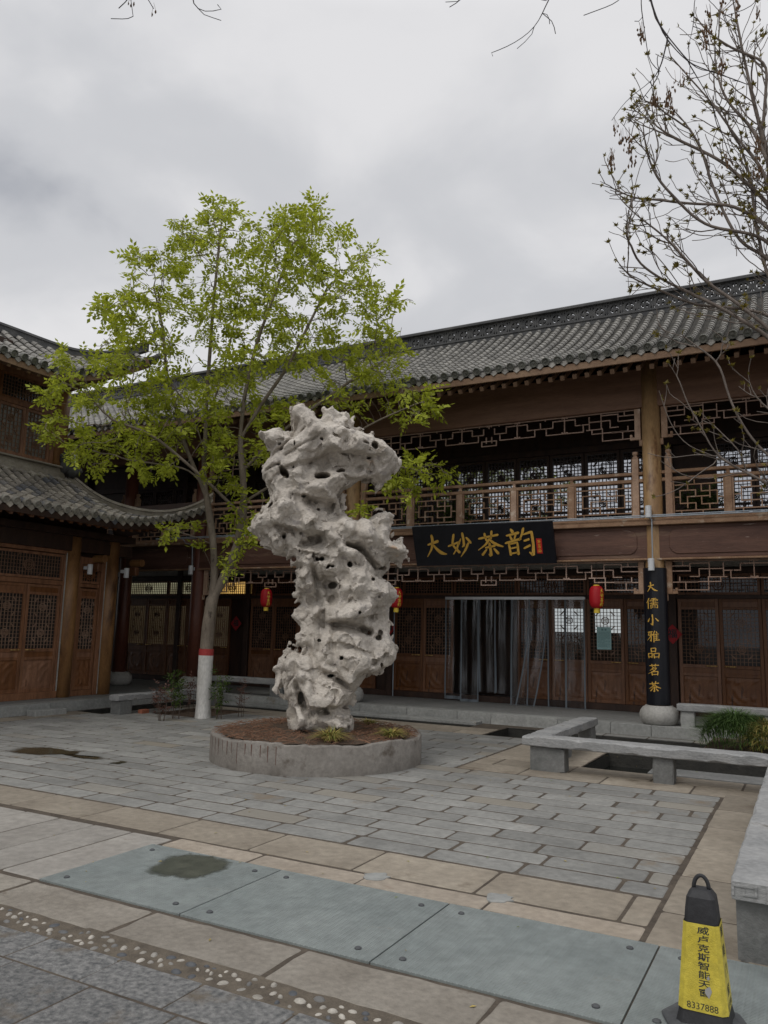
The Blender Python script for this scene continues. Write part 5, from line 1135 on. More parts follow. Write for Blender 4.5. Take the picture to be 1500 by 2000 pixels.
def surface_nets(F, org, h):
    nx, ny, nz = F.shape; ins = F < 0
    c = sum(ins[a:nx-1+a, b:ny-1+b, d:nz-1+d].astype(int) for a in (0, 1) for b in (0, 1) for d in (0, 1)); act = (c > 0) & (c < 8)
    idx = -np.ones(act.shape, int); ii = np.argwhere(act); idx[tuple(ii.T)] = np.arange(len(ii)); acc = np.zeros((len(ii), 3)); cnt = np.zeros(len(ii))
    cor = [(a, b, d) for a in (0, 1) for b in (0, 1) for d in (0, 1)]
    for i in range(8):
        for j in range(i+1, 8):
            if sum(x != y for x, y in zip(cor[i], cor[j])) != 1: continue
            a = F[tuple((ii+cor[i]).T)]; b = F[tuple((ii+cor[j]).T)]; m = (a < 0) != (b < 0); t = np.where(m, a/(a-b+1e-12), 0)[:, None]
            acc += np.where(m[:, None], np.array(cor[i])+t*(np.array(cor[j])-np.array(cor[i])), 0); cnt += m
    V = org+h*(ii+acc/np.maximum(cnt, 1)[:, None]); faces = []
    for ax in range(3):
        sl0 = [slice(1, -1)]*3; sl0[ax] = slice(0, -1); sl1 = [slice(1, -1)]*3; sl1[ax] = slice(1, None)
        A, B = ins[tuple(sl0)], ins[tuple(sl1)]; e = np.argwhere(A != B); o = np.array([1, 1, 1]); o[ax] = 0; e = e+o; sgn = ins[tuple(e.T)]
        u, w = [(1, 2), (2, 0), (0, 1)][ax]; du = np.eye(3, dtype=int)[u]; dw = np.eye(3, dtype=int)[w]
        q = np.stack([idx[tuple((e-du-dw).T)], idx[tuple((e-dw).T)], idx[tuple(e.T)], idx[tuple((e-du).T)]], 1)
        faces.append(np.where(sgn[:, None], q, q[:, ::-1]))
    return V, np.concatenate(faces)
RD = math.hypot(*PC); RDIR = np.array([PC[0]/RD, PC[1]/RD, 0]); RU = np.array([-RDIR[1], RDIR[0], 0])*-1
def pxuv(x, y):
    r = ray(x, y); t = RD/(r@RDIR); P = CAM+r*t; return np.array([(P-[PC[0], PC[1], 0])@RU, P[2]])
HEAD = [(370,140),(400,75),(450,50),(500,42),(530,80),(575,130),(635,180),(650,150),(635,95),(665,70),(700,95),(735,75),(790,130),(850,175),(925,235),(920,275),(1000,295),(1050,330),(1090,320),(1110,350),(1170,355),(1230,410),(1290,465),(1305,530),(1270,600),(1240,650),(1190,700),(1150,790),(1130,795),(1110,755),(1085,715),(1010,710),(940,745),(880,775),(830,800),(805,850),(805,920),(820,985),(860,1010),(930,1030),(1030,1015),(1090,985),(1200,962),(1240,990),(1250,1100),(1245,1210),(1280,1240),(1320,1245),(1355,1195),(1385,1270),(1408,1310),(1395,1345),(1310,1385),(1280,1365),(1240,1370)]
LOW = [(1175,210),(1150,260),(1125,340),(1200,400),(1270,480),(1265,560),(1215,640),(1160,740),(1150,820),(1190,920),(1240,1020),(1268,1100),(1240,1180),(1160,1280),(1080,1340),(980,1380),(900,1430),(860,1500),(845,1560),(860,1600),(835,1680),(838,1790),(825,1870),(640,1920),(450,1920),(300,1905),(145,1868),(200,1830),(160,1800),(150,1700),(155,1600),(130,1480),(105,1370),(115,1290),(135,1200),(170,1130),(240,1105),(295,1115),(290,1060),(255,1040),(218,980),(225,930),(300,900),(320,840),(270,800),(243,760),(260,710),(320,700),(330,640),(330,580),(310,550),(215,560),(205,510),(240,450),(230,400),(218,380),(240,320),(190,280),(186,200),(190,140)]
HEAD2 = [(345,1390),(330,1350),(215,1330),(210,1295),(150,1270),(110,1200),(45,1140),(40,1100),(100,1000),(150,985),(150,930),(190,880),(200,810),(185,770),(170,740),(140,660),(150,560),(190,515),(220,490),(215,440),(155,400),(155,350),(95,305),(120,285),(180,285),(240,245),(330,250),(380,255),(375,180)]
A4 = lambda x, y: pxuv(480+x/4.412, 780+y/4.412)
A5 = lambda x, y: pxuv(530+x/5.172, 1060+y/5.172)
OUT = np.array([A4(*p) for p in HEAD]+[A5(*p) for p in LOW]+[A4(*p) for p in HEAD2])
OUT[:, 1] = np.where(OUT[:, 1] < .47, np.minimum(OUT[:, 1], .30), OUT[:, 1])
H_ = .0175; lo = np.array([OUT[:, 0].min()-.12, -.75, .26]); hi = np.array([OUT[:, 0].max()+.12, .75, OUT[:, 1].max()+.12])
nU, nW, nV = [int(math.ceil((b-a)/H_))+1 for a, b in zip(lo, hi)]
uu = lo[0]+H_*np.arange(nU); ww = lo[1]+H_*np.arange(nW); vv = lo[2]+H_*np.arange(nV); U, V = np.meshgrid(uu, vv, indexing='ij'); U, V = U.ravel(), V.ravel()
jit_u = .018*grid_noise(np.stack([U, V, 0*U], 1), .11, 3)+.010*grid_noise(np.stack([U, V, 0*U+3], 1), .05, 4); jit_v = .018*grid_noise(np.stack([U, V, 0*U+7], 1), .11, 5)
Uq, Vq = U+jit_u, V+jit_v; dist = np.full(len(U), 9.0); inside = np.zeros(len(U), bool)
for i in range(len(OUT)):
    a, b = OUT[i], OUT[(i+1) % len(OUT)]; ab = b-a; t = np.clip(((Uq-a[0])*ab[0]+(Vq-a[1])*ab[1])/(ab@ab+1e-12), 0, 1)
    dist = np.minimum(dist, np.hypot(Uq-a[0]-t*ab[0], Vq-a[1]-t*ab[1])); c = (a[1] > Vq) != (b[1] > Vq)
    with np.errstate(all='ignore'): xx = (b[0]-a[0])*(Vq-a[1])/(b[1]-a[1]+1e-12)+a[0]
    inside ^= c & (Uq < xx)
sd = np.where(inside, dist, -dist)
zz = (V-.4)/4.4
thick = .40+.07*np.sin(V*2.1+1)+.08*np.exp(-((zz-.1)/.15)**2)
prof = np.sqrt(np.clip(1-(1-np.clip(sd/.34, 0, 1))**2, 0, 1))
front = thick*prof; back = thick*prof*(1+.2*np.sin(3*U+2*V))
def seg_d(pts):
    d = np.full(len(U), 9.0); sg = np.zeros(len(U))
    for a, b in zip(pts[:-1], pts[1:]):
        ab = b-a; t = np.clip(((U-a[0])*ab[0]+(V-a[1])*ab[1])/(ab@ab+1e-12), 0, 1); ex, ey = U-a[0]-t*ab[0], V-a[1]-t*ab[1]; q = np.hypot(ex, ey); m = q < d; d = np.where(m, q, d)
        n_ = np.array([-ab[1], ab[0]])/math.hypot(*ab); n_ = n_ if n_[1] > 0 else -n_; sg = np.where(m, np.sign(ex*n_[0]+ey*n_[1]), sg)
    return d, sg
P4 = lambda *p: [A4(*q) for q in p]
P5 = lambda *p: [A5(*q) for q in p]
# lumps (+) and hollows (-): path, width in metres, height in metres
for pts, w, h in (
    (P4((480,120),(560,220),(600,330)), .12, .10), (P4((430,420),(620,330)), .12, .10), (P4((420,600),(520,480)), .12, .09), (P4((250,420),(240,600)), .14, .05), (P4((330,850),(420,780)), .18, .07),
    (P4((690,330),(740,440),(800,520)), .07, .12), (P4((860,330),(1000,430),(1200,480)), .12, .13), (P4((560,800),(680,770),(780,700)), .10, .12), (P4((350,950),(560,1050)), .16, .10), (P4((500,1060),(520,1120)), .05, .06), (P4((590,1060),(610,1140)), .05, .06),
    (P4((700,600),(900,610),(1060,600)), .16, -.22), (P4((640,530),(760,540)), .08, -.09), (P4((560,900),(700,940),(780,960)), .10, -.24), (P4((640,1010),(760,1050)), .09, -.12), (P4((440,230),(420,340)), .04, -.16), (P4((560,1220),(640,1230),(500,1260)), .06, -.26),
    (P4((200,1150),(330,1130),(420,1170)), .12, -.10), (P4((330,1180),(350,1290)), .04, -.18), (P4((130,1060),(250,1020)), .12, .10), (P4((760,150),(860,220)), .09, -.06), (P4((870,260),(930,290)), .05, -.16),
    (P4((850,1090),(950,1170),(1050,1230)), .09, .15), (P4((1010,1100),(1060,1180),(1150,1230)), .09, .13), (P4((1180,1000),(1100,1100)), .10, -.03), (P4((1300,1290),(1200,1290)), .09, .05), (P4((700,1180),(820,1290)), .07, .12),
    (P5((760,40),(900,80),(1000,200),(1110,330)), .035, -.34), (P5((860,60),(900,100)), .05, -.2), (P5((540,130),(620,150),(820,130)), .09, .13), (P5((440,250),(560,260),(700,260),(780,330)), .09, .11), (P5((560,420),(600,560)), .10, -.34), (P5((290,80),(330,220)), .09, .10), (P5((300,330),(380,400)), .10, .12), (P5((420,260),(470,420)), .035, -.18), (P5((250,240),(300,250)), .05, -.22),
    (P5((900,360),(1000,400)), .07, .10), (P5((740,480),(860,470),(1100,530)), .10, .15), (P5((700,740),(860,690),(1000,640)), .11, .18), (P5((640,830),(760,840),(900,880),(970,910)), .06, -.30), (P5((350,700),(420,740)), .09, .10), (P5((430,600),(380,640)), .08, -.10), (P5((480,760),(520,860)), .04, -.10), (P5((520,940),(540,1100)), .10, .10), (P5((720,960),(900,960)), .08, .09), (P5((760,1150),(880,1190)), .13, .17), (P5((780,1330),(790,1380)), .07, .10), (P5((1140,1060),(1200,1130)), .12, .10), (P5((1060,700),(1060,860)), .10, -.06),
    (P5((560,1310),(640,1320),(760,1440)), .05, -.20), (P5((260,1220),(300,1300)), .10, .11), (P5((390,1340),(370,1490)), .06, .12), (P5((420,1150),(430,1300)), .07, -.05), (P5((310,1520),(340,1640)), .05, -.24), (P5((420,1560),(560,1570),(680,1480)), .10, .10), (P5((430,1680),(620,1660),(800,1640)), .08, -.20), (P5((200,1700),(210,1760)), .07, -.22), (P5((170,1250),(190,1450)), .07, .06), (P5((900,1300),(1050,1300)), .08, -.06), (P5((300,1680),(270,1830)), .07, .12), (P5((700,1740),(740,1800)), .10, .08), (P5((560,1690),(740,1760)), .03, -.10)):
    d, _ = seg_d(pts); front = front+1.05*h*np.exp(-(d/w)**2)*np.clip(sd/.08, 0, 1)
for pts, w, h in ((P5((430,380),(520,700),(540,900),(480,1080)), .05, -.15), (P5((380,1050),(450,1250),(520,1310)), .05, -.12), (P5((780,480),(820,900),(900,1150)), .24, .12), (P5((330,560),(400,900),(370,1100)), .14, -.08), (P5((1060,560),(1000,760)), .05, -.12), (P5((930,880),(1000,1200)), .045, -.10), (P5((700,180),(740,420)), .045, -.10), (P5((620,880),(640,1240)), .05, -.09), (P5((240,1200),(270,1450)), .035, -.10), (P4((620,330),(560,500),(540,620)), .05, -.08), (P4((860,350),(840,480)), .04, -.09), (P4((1060,400),(1150,600)), .05, -.07), (P4((440,860),(480,1040)), .05, -.08), (P4((300,860),(250,1010)), .05, -.07), (P4((960,1060),(930,1200)), .035, -.12), (P4((1090,1100),(1150,1300)), .05, -.10)):
    d, _ = seg_d(pts); front = front+h*np.exp(-(d/w)**2)*np.clip(sd/.08, 0, 1)
# ledges: bulge above the line, undercut below it
for pts, h in ((P4((300,1100),(420,1130),(560,1190),(640,1180)), .15), (P4((900,690),(1000,700),(1100,690)), .10), (P4((560,560),(700,480),(900,500),(1060,520)), .12), (P4((520,860),(700,880)), .10), (P5((460,200),(560,380),(640,420)), .09), (P5((630,800),(800,790),(980,740)), .14), (P5((640,1000),(760,1010),(930,1080)), .08), (P5((560,1290),(760,1400),(900,1310),(1200,1250)), .12), (P5((330,1500),(400,1620),(560,1610)), .12), (P5((240,440),(300,470),(400,540)), .10), (P5((400,120),(560,160)), .05)):
    d, sg = seg_d(pts); front = front+.75*h*np.where(sg > 0, np.exp(-(d/.10)**2), -np.exp(-(d/.08)**2))*np.clip(sd/.06, 0, 1)
# long oblique bedding cracks over the head
for pts in (P4((210,520),(420,370),(520,290)), P4((350,520),(520,430),(640,360)), P4((200,760),(330,640),(560,560)), P4((390,640),(520,590)), P4((330,250),(420,390)), P4((150,650),(300,590))):
    d, _ = seg_d(pts); front = front-.07*np.exp(-(d/.016)**2)
front = np.maximum(front, .04*prof+.001); back = np.maximum(back, .04*prof)
cen = .10*np.sin(1.3*V+.6)+.05*np.sin(4*U)
D3 = lambda a: np.repeat(a.reshape(nU, 1, nV), nW, 1)
Wg = np.repeat(np.repeat(ww.reshape(1, nW, 1), nU, 0), nV, 2)-D3(cen)
F = np.maximum(np.maximum(Wg-D3(front), -Wg-D3(back)), -D3(sd-.012))
near = np.argwhere(np.abs(F) < .2); Pn_ = lo+H_*near; Ps = Pn_*np.array([1, 1, 1.0])
wx = Ps+.05*np.stack([grid_noise(Ps, .16, s) for s in (21, 22, 23)], 1)
w1, w1b = worley(wx, .26, 31); w2, w2b = worley(wx*np.array([1, 1, .8])+5, .12, 32); w3, _ = worley(Ps+.02*np.stack([grid_noise(Ps, .07, s) for s in (51, 52, 53)], 1), .055, 33); n1 = grid_noise(Ps, .30, 41); n2 = grid_noise(Ps, .07, 42); OB = np.array([[.8, 0, .6], [0, 1, 0], [-.6, 0, .8]]); n3 = grid_noise((wx@OB)*np.array([1.1, 1, .5]), .15, 43); n4 = grid_noise((wx@OB)*np.array([1.1, 1, .6])+3, .08, 44)
head = np.clip((Ps[:, 2]-3.3)/.6, 0, 1); flat_ = head*np.clip(1-(Ps[:, 0]+.1)/.4, 0, 1)         # the head's left face is smoother
amp = 1-.65*flat_
dF = amp*(.125*(.52-np.clip(w1, 0, 1.1))+.075*(.5-np.clip(w2, 0, 1.1)))+(.4+.6*amp)*.016*(.5-np.clip(w3, 0, 1.1))+amp*.03*n1+.008*n2*amp+(.2+.8*amp)*(.045*(.6-2*np.abs(n3))+.03*(.6-2*np.abs(n4)))
f1, f2, f3 = facets((wx@OB)*np.array([1.15, 1, .75]), .30, 61), facets((wx@OB)*np.array([1.15, 1, .7]), .13, 62), facets(Ps, .06, 63)
dF = dF*.72+(.35+.65*amp)*(.070*f1+.034*f2+.009*f3)
F[tuple(near.T)] += dF+.004
_pr = random.Random(4)
PITS = [(np.array(A5(_pr.uniform(450, 1150), _pr.uniform(120, 1500))), _pr.uniform(.015, .045), _pr.uniform(.015, .04), _pr.uniform(0, 3), _pr.uniform(.05, .2), .9) for _ in range(11)]+[(np.array(A4(_pr.uniform(260, 1150), _pr.uniform(300, 1000))), _pr.uniform(.012, .035), _pr.uniform(.012, .03), _pr.uniform(0, 3), _pr.uniform(.05, .2), .9) for _ in range(6)]
# pits and through-holes: image point, radii, depth from the front
Pc = lambda q: q
for (c, ru, rv, ang, w0, w1_) in ((A4(660,690), .115, .065, 0, -.30, .9), (A4(815,640), .065, .042, .3, -.05, .9), (A4(340,665), .05, .10, .6, -.55, .9), (A4(1020,437), .045, .022, 0, -.05, .9), (A4(1100,440), .05, .06, .3, .05, .9), (A4(428,435), .014, .03, 0, .0, .9), (A4(1055,485), .014, .012, 0, 0, .9), (A4(1055,530), .04, .018, .2, .05, .9), (A4(500,860), .035, .02, .5, .0, .9), (A4(220,930), .025, .06, -.5, -.9, .9), (A4(330,1190), .03, .03, 0, -.1, .9), (A4(420,1180), .008, .05, .4, .0, .9),
        (A5(510,185), .035, .035, 0, -.05, .9), (A5(465,185), .022, .035, .5, -.05, .9), (A5(985,912), .028, .028, 0, -.3, .9), (A5(1065,960), .045, .035, 0, .0, .9), (A5(620,435), .06, .05, 0, -.15, .9), (A5(230,165), .035, .045, 0, -.3, .9), (A5(290,100), .012, .02, 0, 0, .9), (A5(600,1330), .05, .022, .2, -.05, .9), (A5(205,1700), .08, .10, 0, .05, .9), (A5(300,1550), .035, .09, 0, -.02, .9), (A5(230,250), .05, .045, .3, -.2, .9), (A5(760,1640), .07, .03, 0, -.05, .9), (A4(290,600), .03, .02, 0, -.9, .9), (A4(870,280), .05, .03, 0, .0, .9))+tuple(PITS):
    ca, sa = cos(ang), sin(ang); x_, z_ = U-c[0], V-c[1]; e = np.hypot((x_*ca+z_*sa)/ru, (-x_*sa+z_*ca)/rv); e2 = (e-1)*min(ru, rv)
    m = D3(e2); dep = w0-Wg; hole = np.maximum(m, dep); F = np.maximum(F, -hole)
F[:, :, 0] = np.maximum(F[:, :, 0], .01); F[0] = F[-1] = .1; F[:, 0] = .1; F[:, -1] = .1; F[:, :, -1] = .1
Vt, Fc = surface_nets(F, lo, H_)
# keep the largest connected piece
par = np.arange(len(Vt))
def find_all():
    global par
    for _ in range(60):
        m = np.minimum.reduce([par[Fc[:, k]] for k in range(4)]); new = par.copy()
        for k in range(4): np.minimum.at(new, Fc[:, k], m)
        new = new[new]
        if (new == par).all(): break
        par = new
for _ in range(12):
    old = par.copy(); find_all()
    if (old == par).all(): break
ids, cn = np.unique(par, return_counts=True); keep = par == ids[cn.argmax()]; remap = np.cumsum(keep)-1; Fc = remap[Fc[keep[Fc[:, 0]]]]; Vt = Vt[keep]
Xw = np.stack([PC[0]+Vt[:, 0]*RU[0]-Vt[:, 1]*RDIR[0], PC[1]+Vt[:, 0]*RU[1]-Vt[:, 1]*RDIR[1], Vt[:, 2]], 1)
M['rock'] = pm('weathered_limestone', (.40, .362, .315), (.585, .54, .48), 3.0, .85, .9, 28, stretch=(1, 1, 1.3), wear=((.52, .36, .24), 2.6, .67), dirt=((.34, .31, .285), 6, .57))
rk = MB(); rk.v = [tuple(p) for p in Xw]; rk.f = [tuple(f) for f in Fc]
o = rk.build('scholar_rock', M['rock'], None, smooth=True); bmv = bmesh.new(); bmv.from_mesh(o.data); bmesh.ops.recalc_face_normals(bmv, faces=bmv.faces); bmv.to_mesh(o.data); bmv.free()
o.data.set_sharp_from_angle(angle=radians(28))
tag(o, 'tall pale eroded limestone rock full of holes standing in the round planter', 'rock'); recenter(o)
print('ROCK', len(Vt), len(Fc))

# ------------------------------------------------------------------ trees
def leaf_template(nl, ln, wd, rl, droop=.25, seed=0):
    """a pinnate leaf along +x: pairs of leaflets and one at the tip; returns (n,4,3) quads"""
    r = np.random.default_rng(seed); Q = []
    for k in range(nl):
        f = (k+1)/nl; bx, bz = rl*f, -droop*rl*f*f
        for s in ((-1, 1) if k < nl-1 else (0,)):
            a = s*r.uniform(.8, 1.25); l = ln*r.uniform(.8, 1.15)*(1-.25*abs(f-.5)); d = np.array([cos(a), sin(a), -r.uniform(.1, .55)]); d /= np.linalg.norm(d); b = np.array([bx, 0, bz]); n_ = np.cross(d, [0, 0, 1.0]); n_ /= np.linalg.norm(n_); n_ = n_*cos(.5*s)+np.array([0, 0, 1])*sin(r.uniform(-.5, .5))
            Q.append([b, b+d*l*.45-n_*wd/2, b+d*l, b+d*l*.45+n_*wd/2])
    return np.array(Q)
def place_leaves(T, P, rots, sc):
    """T (m,4,3), P (n,3), rots (n,3,3), sc (n,)"""
    V = np.einsum('nij,mkj->nmki', rots, T)*sc[:, None, None, None]+P[:, None, None, :]; return V.reshape(-1, 3)
def rand_rots(dirs, roll):
    x = dirs/(np.linalg.norm(dirs, axis=1)[:, None]+1e-9); up = np.tile([0, 0, 1.0], (len(x), 1)); y = np.cross(up, x); y /= np.linalg.norm(y, axis=1)[:, None]+1e-9; z = np.cross(x, y)
    c, s = np.cos(roll)[:, None], np.sin(roll)[:, None]; return np.stack([x, y*c+z*s, -y*s+z*c], 2)
def quads_obj(name, V, mat, parent):
    me = bpy.data.meshes.new(name); n = len(V); V = V-np.array(wl(parent)); me.vertices.add(n); me.vertices.foreach_set('co', V.astype(np.float32).ravel()); me.loops.add(n); me.loops.foreach_set('vertex_index', np.arange(n, dtype=np.int32))
    me.polygons.add(n//4); me.polygons.foreach_set('loop_start', np.arange(0, n, 4, dtype=np.int32)); me.update(calc_edges=True); me.materials.append(mat); return link(bpy.data.objects.new(name, me), parent)
def colonize(nodes, parents, att, step=.13, kill=.20, infl=1.6, iters=110, up=.08):
    N_ = [np.asarray(p, float) for p in nodes]; par = list(parents); att = np.asarray(att); alive = np.ones(len(att), bool); near = np.full(len(att), 1e9); who = np.zeros(len(att), int); done = 0
    for it in range(iters):
        new = np.array(N_[done:]); 
        if len(new):
            d = np.linalg.norm(att[:, None]-new[None], axis=2); j = d.argmin(1); dm = d[np.arange(len(att)), j]; m = dm < near; near[m] = dm[m]; who[m] = j[m]+done
        done = len(N_); alive &= near > kill; act = alive & (near < infl)
        if not act.any(): break
        grew = {}
        for a in np.where(act)[0]: grew.setdefault(who[a], []).append(a)
        for k, L_ in grew.items():
            v = (att[L_]-N_[k]); v /= np.linalg.norm(v, axis=1)[:, None]; d = v.mean(0)+np.array([0, 0, up])+rng.normal(0, .12, 3); d /= np.linalg.norm(d)+1e-9
            q = N_[k]+d*step
            if len(N_) < 9000: N_.append(q); par.append(k)
    return np.array(N_), np.array(par)
def skeleton(polys, step=.13):
    """polys: list of point lists; each starts near an earlier one"""
    N_, par = [], []
    for P in polys:
        P = smooth_path(P, step) if len(P) > 2 else resample(P, step)
        if N_: k = int(np.linalg.norm(np.array(N_)-P[0], axis=1).argmin()); prev = k
        else: N_.append(P[0]); par.append(-1); prev = 0
        for q in P[1:]: N_.append(q); par.append(prev); prev = len(N_)-1
    return N_, par
def tree_mesh(N_, par, tip=.006, expo=2.35, rmax=None, fixed=None):
    n = len(N_); rad = np.zeros(n); kids = [[] for _ in range(n)]
    for i in range(n):
        if par[i] >= 0: kids[par[i]].append(i)
    for i in range(n-1, -1, -1):
        rad[i] = (sum(rad[k]**expo for k in kids[i])+(tip**expo if not kids[i] else .0))**(1/expo) if kids[i] else tip
    if rmax: rad = np.minimum(rad, rmax) if np.isscalar(rmax) else rad
    g = MB()
    # chains: follow the thickest child
    starts = [0]
    while starts:
        i = starts.pop(); ch = [par[i], i] if par[i] >= 0 else [i]
        while kids[i]:
            ks = sorted(kids[i], key=lambda k: -rad[k]); starts += ks[1:]; i = ks[0]; ch.append(i)
        if len(ch) < 2: continue
        R_ = [rad[k] for k in ch]
        if par[ch[1]] == ch[0] and len(ch) > 1 and par[ch[0]] != -1: R_[0] = min(R_[0], R_[1]*1.15)
        big = max(R_); g.tube([N_[k] for k in ch], R_, 14 if big > .06 else (7 if big > .02 else 4), False)
    return g, rad, kids
def px3(L_): return [at_dist(*p) for p in L_]
# --- courtyard tree with fresh leaves
D0 = 15.63; base = at_dist(396, 1402, D0)
CT = thing('courtyard_tree', 'young tree with yellow-green spring leaves and a whitewashed trunk beside the rock', 'tree', (base[0], base[1], -.09))
trunk = px3([(396, 1404, D0), (399, 1340, D0), (402, 1285, D0), (407, 1220, D0), (414, 1172, D0)])
limbs = [trunk,
 px3([(414, 1172, D0), (419, 1125, D0), (418, 1080, D0), (413, 1030, D0), (404, 975, D0), (398, 930, D0), (399, 880, 15.6), (403, 820, 15.6), (404, 760, 15.6), (410, 690, 15.6), (416, 600, 15.6), (424, 520, 15.5), (432, 440, 15.5)]),
 px3([(414, 1172, D0), (438, 1128, D0), (458, 1085, 15.5), (470, 1040, 15.5), (477, 980, 15.4), (474, 920, 15.3), (468, 860, 15.3), (478, 770, 15.2), (498, 680, 15.2), (530, 590, 15.1), (560, 510, 15.1)]),
 px3([(404, 975, D0), (385, 925, 15.6), (360, 870, 15.5), (345, 800, 15.4), (325, 730, 15.4), (318, 640, 15.4), (300, 560, 15.4)]),
 px3([(399, 880, 15.6), (380, 820, 15.7), (350, 770, 15.8), (318, 725, 15.8)]),
 px3([(403, 820, 15.6), (430, 750, 15.8), (452, 660, 15.9), (470, 560, 15.9)]),
 px3([(468, 860, 15.3), (510, 790, 15.1), (560, 720, 14.9), (600, 640, 14.8), (640, 560, 14.8)]),
 px3([(404, 975, D0), (400, 950, 15.6), (370, 915, 15.4), (320, 908, 15.2), (250, 898, 15.0)]),
 px3([(478, 1010, 15.4), (440, 975, 15.2), (405, 940, 15.0), (365, 905, 14.8), (300, 850, 14.7), (220, 820, 14.7)]),
 px3([(474, 920, 15.3), (540, 850, 15.2), (620, 790, 15.0), (690, 740, 14.9), (760, 700, 14.8)]),
 px3([(477, 980, 15.4), (560, 930, 15.0), (650, 870, 14.6), (740, 820, 14.4), (810, 790, 14.3)]),
 px3([(650, 870, 14.6), (720, 900, 14.4), (800, 915, 14.3)]),
 px3([(419, 1125, D0), (408, 1090, 15.6), (398, 1075, 15.6)]),
 px3([(408, 1060, 15.6), (380, 1045, 15.4), (340, 1038, 15.3)])]
ENV = [(430,460,55,65,70),(405,420,35,25,12),(440,405,12,20,10),(360,480,40,55,45),(355,430,12,15,6),(300,550,55,60,60),(262,515,12,20,8),(240,620,42,40,32),(195,600,12,12,4),(400,570,80,80,95),(520,510,55,80,80),(548,430,14,18,7),(590,450,40,55,38),(614,408,13,22,9),(650,500,50,65,48),(668,452,12,12,5),(700,560,45,60,42),(735,520,14,25,8),(720,497,10,10,4),(600,590,85,75,75),(480,640,95,65,60),(740,640,45,45,30),(768,575,10,20,5),(800,590,18,14,6),(300,680,75,40,28),(225,690,50,42,26),(140,700,32,28,12),(350,750,75,45,40),(225,780,80,45,50),(130,780,45,38,26),(95,850,22,22,9),(225,850,75,35,38),(150,890,30,22,9),(325,840,65,45,42),(300,905,50,25,16),(190,910,18,20,5),(450,750,65,55,42),(620,710,75,45,36),(720,720,65,32,24),(560,680,80,55,40),(430,920,40,40,22),(490,870,40,55,26),(465,980,22,40,14),(470,1050,24,26,12),(350,1035,42,16,20),(440,1105,14,22,8),(530,820,40,35,20),(650,780,55,26,18),(740,740,50,25,14),(790,790,48,36,26),(828,765,20,18,7),(845,800,14,22,5),(820,918,50,26,22),(865,915,14,22,6),(790,955,30,14,7),(760,930,25,25,8),(700,995,10,8,2),(680,690,80,40,26),(770,690,24,20,8),(510,1010,14,20,5),(420,860,30,50,12)]
att, leafpt = [], []
for x, y, rx, ry, n_ in ENV:
    for k in range(int(n_*(1.15 if y < 640 else 1.75))):
        a, q = random.uniform(0, 2*pi), math.sqrt(random.random()); xx, yy = x+rx*q*cos(a), y+ry*q*sin(a)
        base_d = np.interp(xx, [80, 300, 450, 600, 800, 900], [14.8, 15.3, 15.5, 15.0, 14.6, 14.3]); spread = .75 if yy < 760 and 220 < xx < 720 else .45
        att.append(at_dist(xx, yy, base_d+max(-1.2, min(1.0, random.gauss(0, spread)))))
sk, skp = skeleton(limbs); Nn_, pr_ = colonize(sk, skp, att, step=.125, kill=.15, infl=1.9, iters=90)
g, rad, kids = tree_mesh(Nn_, pr_, tip=.0045, expo=2.5)
# scale radii so that the bole is as thick as in the photo
bole = rad[5]; sc_ = lambda r: r*(.122/bole)**(np.clip((r-.01)/(bole-.01), 0, 1))
g = MB(); radS = np.array([sc_(r) for r in rad])
def chains(N_, par, rad, g, kids):
    starts = [0]
    while starts:
        i = starts.pop(); ch = [par[i], i] if par[i] >= 0 else [i]
        while kids[i]:
            ks = sorted(kids[i], key=lambda k: -rad[k]); starts += ks[1:]; i = ks[0]; ch.append(i)
        if len(ch) < 2: continue
        R_ = [rad[k] for k in ch]
        if par[ch[0]] != -1: R_[0] = min(R_[0], R_[1]*1.1)
        big = max(R_)
        if big > .05: R_ = [r*(1+.05*sin(7*i_)+random.uniform(-.04, .04)) for i_, r in enumerate(R_)]
        g.tube([N_[k] for k in ch], R_, 16 if big > .06 else (7 if big > .02 else 4), False)
chains(Nn_, pr_, radS, g, kids)
pts = [np.array(p) for p in trunk[:1]]
g.tube([base+(0, 0, -.12), base+(0, 0, .0), base+(0, 0, .12)], [.19, .15, .13], 16, False)
g.build('trunk', M['bark'], CT, smooth=True)
wpts = smooth_path(trunk, .06); wz = [p for p in wpts if p[2] < 1.21]
MB().tube(wz, [.137+.02*max(0, 1-i/4)+.003*random.random() for i in range(len(wz))], 20, False).build('limewash', M['limewash'], CT, smooth=True)
rz_ = [p for p in wpts if 1.16 < p[2] < 1.30]
MB().tube(rz_, [.141]*len(rz_), 20, False).build('red_stripe', M['red_paint'], CT, smooth=True)
CL = grid_noise(Nn_+50, .42, 77)+.5*grid_noise(Nn_+50, .2, 78); tw = np.where(radS < .012)[0]; dirs = []; P_ = []
for i in tw:
    d = Nn_[i]-Nn_[pr_[i]]; tipn = not kids[i]
    if CL[i] < -.16 and random.random() < .8: continue
    for k in range(random.choice((4, 5, 6, 7)) if tipn else (1 if random.random() < .85 else 0)):
        v = d/np.linalg.norm(d)*(.9 if tipn else .3)+rng.normal(0, .6, 3)+(0, 0, .05); P_.append(Nn_[i]+rng.normal(0, .03, 3)); dirs.append(v)
P_, dirs = np.array(P_), np.array(dirs); print('TREE nodes', len(Nn_), 'leaves', len(P_))
VV = []
for s in range(5):
    T = leaf_template(4+s % 2, .10, .05, .21, .35, s); m = np.arange(len(P_)) % 5 == s
    VV.append(place_leaves(T, P_[m], rand_rots(dirs[m], rng.uniform(-.9, .9, m.sum())), rng.uniform(.55, 1.4, m.sum())))
quads_obj('foliage', np.concatenate(VV), M['leaf'], CT)

